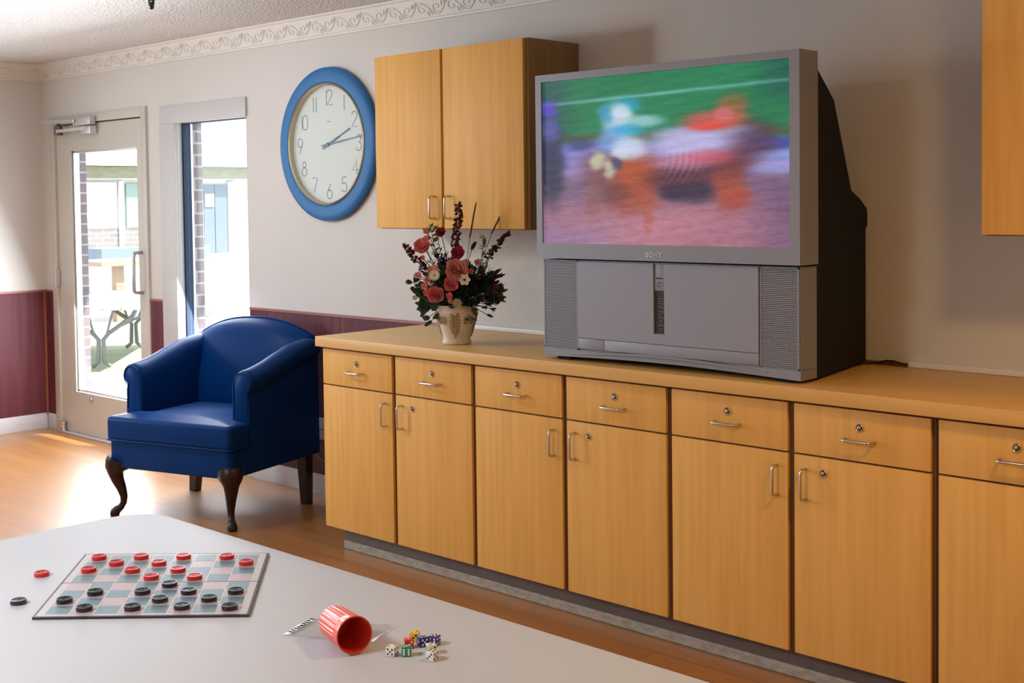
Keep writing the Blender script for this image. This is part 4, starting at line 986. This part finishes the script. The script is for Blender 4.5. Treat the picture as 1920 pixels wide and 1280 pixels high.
def leaf_cluster(name, spots, m, L_, W, label=None, per=6):
    bm = new(); rn_ = random.Random(int(spots[0][0]*3+spots[0][1]))
    for px, py, d in spots:
        p = fp(px, py, d); stem_to(bm, p, .0015)
        out = (p-Vector((0, 0, .16))).normalized()
        for i in range(per):
            dd = (out*1.1+Vector((rn_.uniform(-1, 1), rn_.uniform(-1, 1), rn_.uniform(-.8, .8)))).normalized()
            petal(bm, p-dd*L_*.2, dd, (dd.orthogonal()+Vector((0, 0, .5))).normalized(), L_*rn_.uniform(.7, 1.2), W*rn_.uniform(.7, 1.1), rn_.uniform(-.2, .3))
    o = finish(bm, name, [m, stemm], fl, 80, False); 
    if label: o['label'] = label
    return o
# foliage mass
rn = random.Random(11); spots = []
for i in range(170):
    a_ = rn.uniform(0, 6.28); r_ = rn.uniform(.2, 1)
    px = 850+78*r_*math.cos(a_); py = 545+48*r_*math.sin(a_); spots.append((px, py, rn.uniform(-.09, .045)))
leaf_cluster('foliage', spots, leafm, .044, .013, per=5)['kind'] = 'stuff'
leaf_cluster('navy_leaf_cluster', [(870+rn.uniform(-32, 42), 540+rn.uniform(-24, 26), .055+rn.uniform(-.03, .035)) for _ in range(34)], navyp, .030, .011, per=6)
leaf_cluster('navy_leaf_cluster', [(824+rn.uniform(-14, 18), 484+rn.uniform(-12, 12), .02+rn.uniform(-.02, .03)) for _ in range(12)], navyp, .024, .010, per=5)
leaf_cluster('pointed_leaf_spray', [(908, 508, 0), (920, 512, .02), (922, 518, .01), (890, 516, .03), (878, 460, -.01)], mat('bronze leaf', (.05, .025, .02), .5), .045, .008, per=4)
leaf_cluster('round_leaf_spray', [(758, 524, .02), (764, 538, 0), (772, 530, .03), (780, 545, .02), (770, 520, .01)], leafm, .022, .009, per=5)
leaf_cluster('hanging_leaf_spray', [(786, 580, .05), (792, 592, .055), (796, 600, .06), (784, 572, .05)], mat('dark teal leaf', (.02, .035, .05), .5), .032, .009, per=4)
leaf_cluster('hanging_leaf_spray', [(915, 578, .03), (908, 590, .03), (922, 566, .02), (898, 574, .05)], leafm, .024, .009, per=4)
leaf_cluster('brown_seed_cluster', [(918+rn.uniform(-12, 14), 560+rn.uniform(-10, 14), .01) for _ in range(8)], mat('dull brown petal', (.10, .04, .03), .7), .020, .010, per=5)
# upright sprigs
def sprig(pts, m, L_, W, nl):
    P_ = [fp(*q) for q in pts]; bm = new(); sweep(bm, [HUB]+P_, .0014, 5, 1); rn_ = random.Random(int(pts[-1][0]))
    for a_, b_ in zip(P_, P_[1:]):
        for i in range(nl):
            q = a_.lerp(b_, i/nl); dd = Vector((rn_.uniform(-1, 1), rn_.uniform(-1, 1), rn_.uniform(.2, 1.2))).normalized(); petal(bm, q, dd, dd.orthogonal().normalized(), L_, W, .2, seg=3)
    finish(bm, 'green_sprig', [m, stemm], fl, 80, False)
sprig([(815, 500, 0), (806, 465, 0), (800, 430, 0), (795, 415, 0)], leaf2, .022, .005, 16); sprig([(822, 495, -.02), (812, 450, -.02), (811, 412, -.02)], leaf2, .020, .004, 16)
sprig([(800, 490, .02), (792, 466, .02), (790, 440, .02)], leaf2, .020, .004, 12); sprig([(888, 510, -.01), (898, 470, -.02), (900, 435, -.02)], leaf2, .018, .004, 20); sprig([(895, 512, .01), (908, 486, .01), (918, 462, .01)], leaf2, .018, .004, 16)
# burgundy spikes
spike('burgundy_flower_spike', [(844, 460, 0), (848, 430, 0), (853, 400, -.01), (853, 372, -.01)], burg, .018, .008, 90, sz=.011)
spike('burgundy_flower_spike', [(790, 506, .03), (774, 486, .03), (760, 470, .03), (749, 450, .03)], burg, .017, .005, 70, sz=.011)
spike('burgundy_flower_spike', [(908, 480, -.01), (926, 458, -.01), (938, 440, -.01), (951, 430, -.01)], burg, .016, .005, 70, sz=.011)
# cattails
for pts in ([(868, 480, -.02), (873, 440, -.02), (880, 400, -.02), (887, 368, -.02)], [(908, 455, -.02), (916, 432, -.02), (926, 410, -.02), (936, 392, -.02)]):
    P_ = [fp(*q) for q in pts]; bm = new(); sweep(bm, [HUB, P_[0], P_[1]], .0013, 5, 1)
    sweep(bm, [P_[1], P_[1].lerp(P_[3], .03), P_[1].lerp(P_[3], .9), P_[3]], [.001, .0036, .0032, .0006], 7, 0); finish(bm, 'cattail', [brownc, stemm], fl, 50)
rose('peony', 849, 499, .085, .040, salmon, 5, 'large salmon pink bloom in the middle'); rose('peony', 808, 546, .095, .030, pk, 5, 'coral pink bloom at lower left')
rose('carnation', 838, 526, .100, .026, pk, 5, 'pink ruffled bloom below the centre'); rose('tulip', 851, 467, .05, .025, redp, 3, 'deep red bud at the centre'); rose('tulip', 782, 452, .04, .031, pk, 3, 'tall pink tulip head at upper left'); rose('tulip', 817, 427, .0, .019, redp, 3)
for q in ((790, 424, .0, .015), (791, 438, .01, .012), (774, 509, .05, .013), (786, 530, .07, .014), (789, 543, .07, .011), (835, 548, .10, .013), (836, 558, .105, .009), (866, 486, .05, .014), (876, 503, .05, .012), (889, 486, .03, .012), (804, 500, .06, .022), (782, 476, .03, .010), (793, 518, .07, .013)):
    rose('rosebud', *q, pk if q[0] % 2 else salmon, 2)
for q in ((921, 536, .03, .016), (932, 534, .02, .012), (926, 546, .03, .012)): rose('dusty_rose', *q, petalmat('dusty rose petal', (.22, .06, .06)), 3)
daisy('daisy', 806, 509, .09, .024, whp, yel, 14); daisy('daisy', 849, 563, .10, .022, petalmat('pale olive petal', (.40, .36, .20)), yel, 14)
daisy('white_star_flower', 864, 518, .10, .024, whp, dkc, 6, .42)
for q in ((897, 488, .03, .010), (904, 558, .06, .011), (768, 512, .02, .009), (766, 554, .02, .010), (924, 548, .03, .008)): rose('white_bud', *q, whp, 2)
bpy.context.view_layer.update()
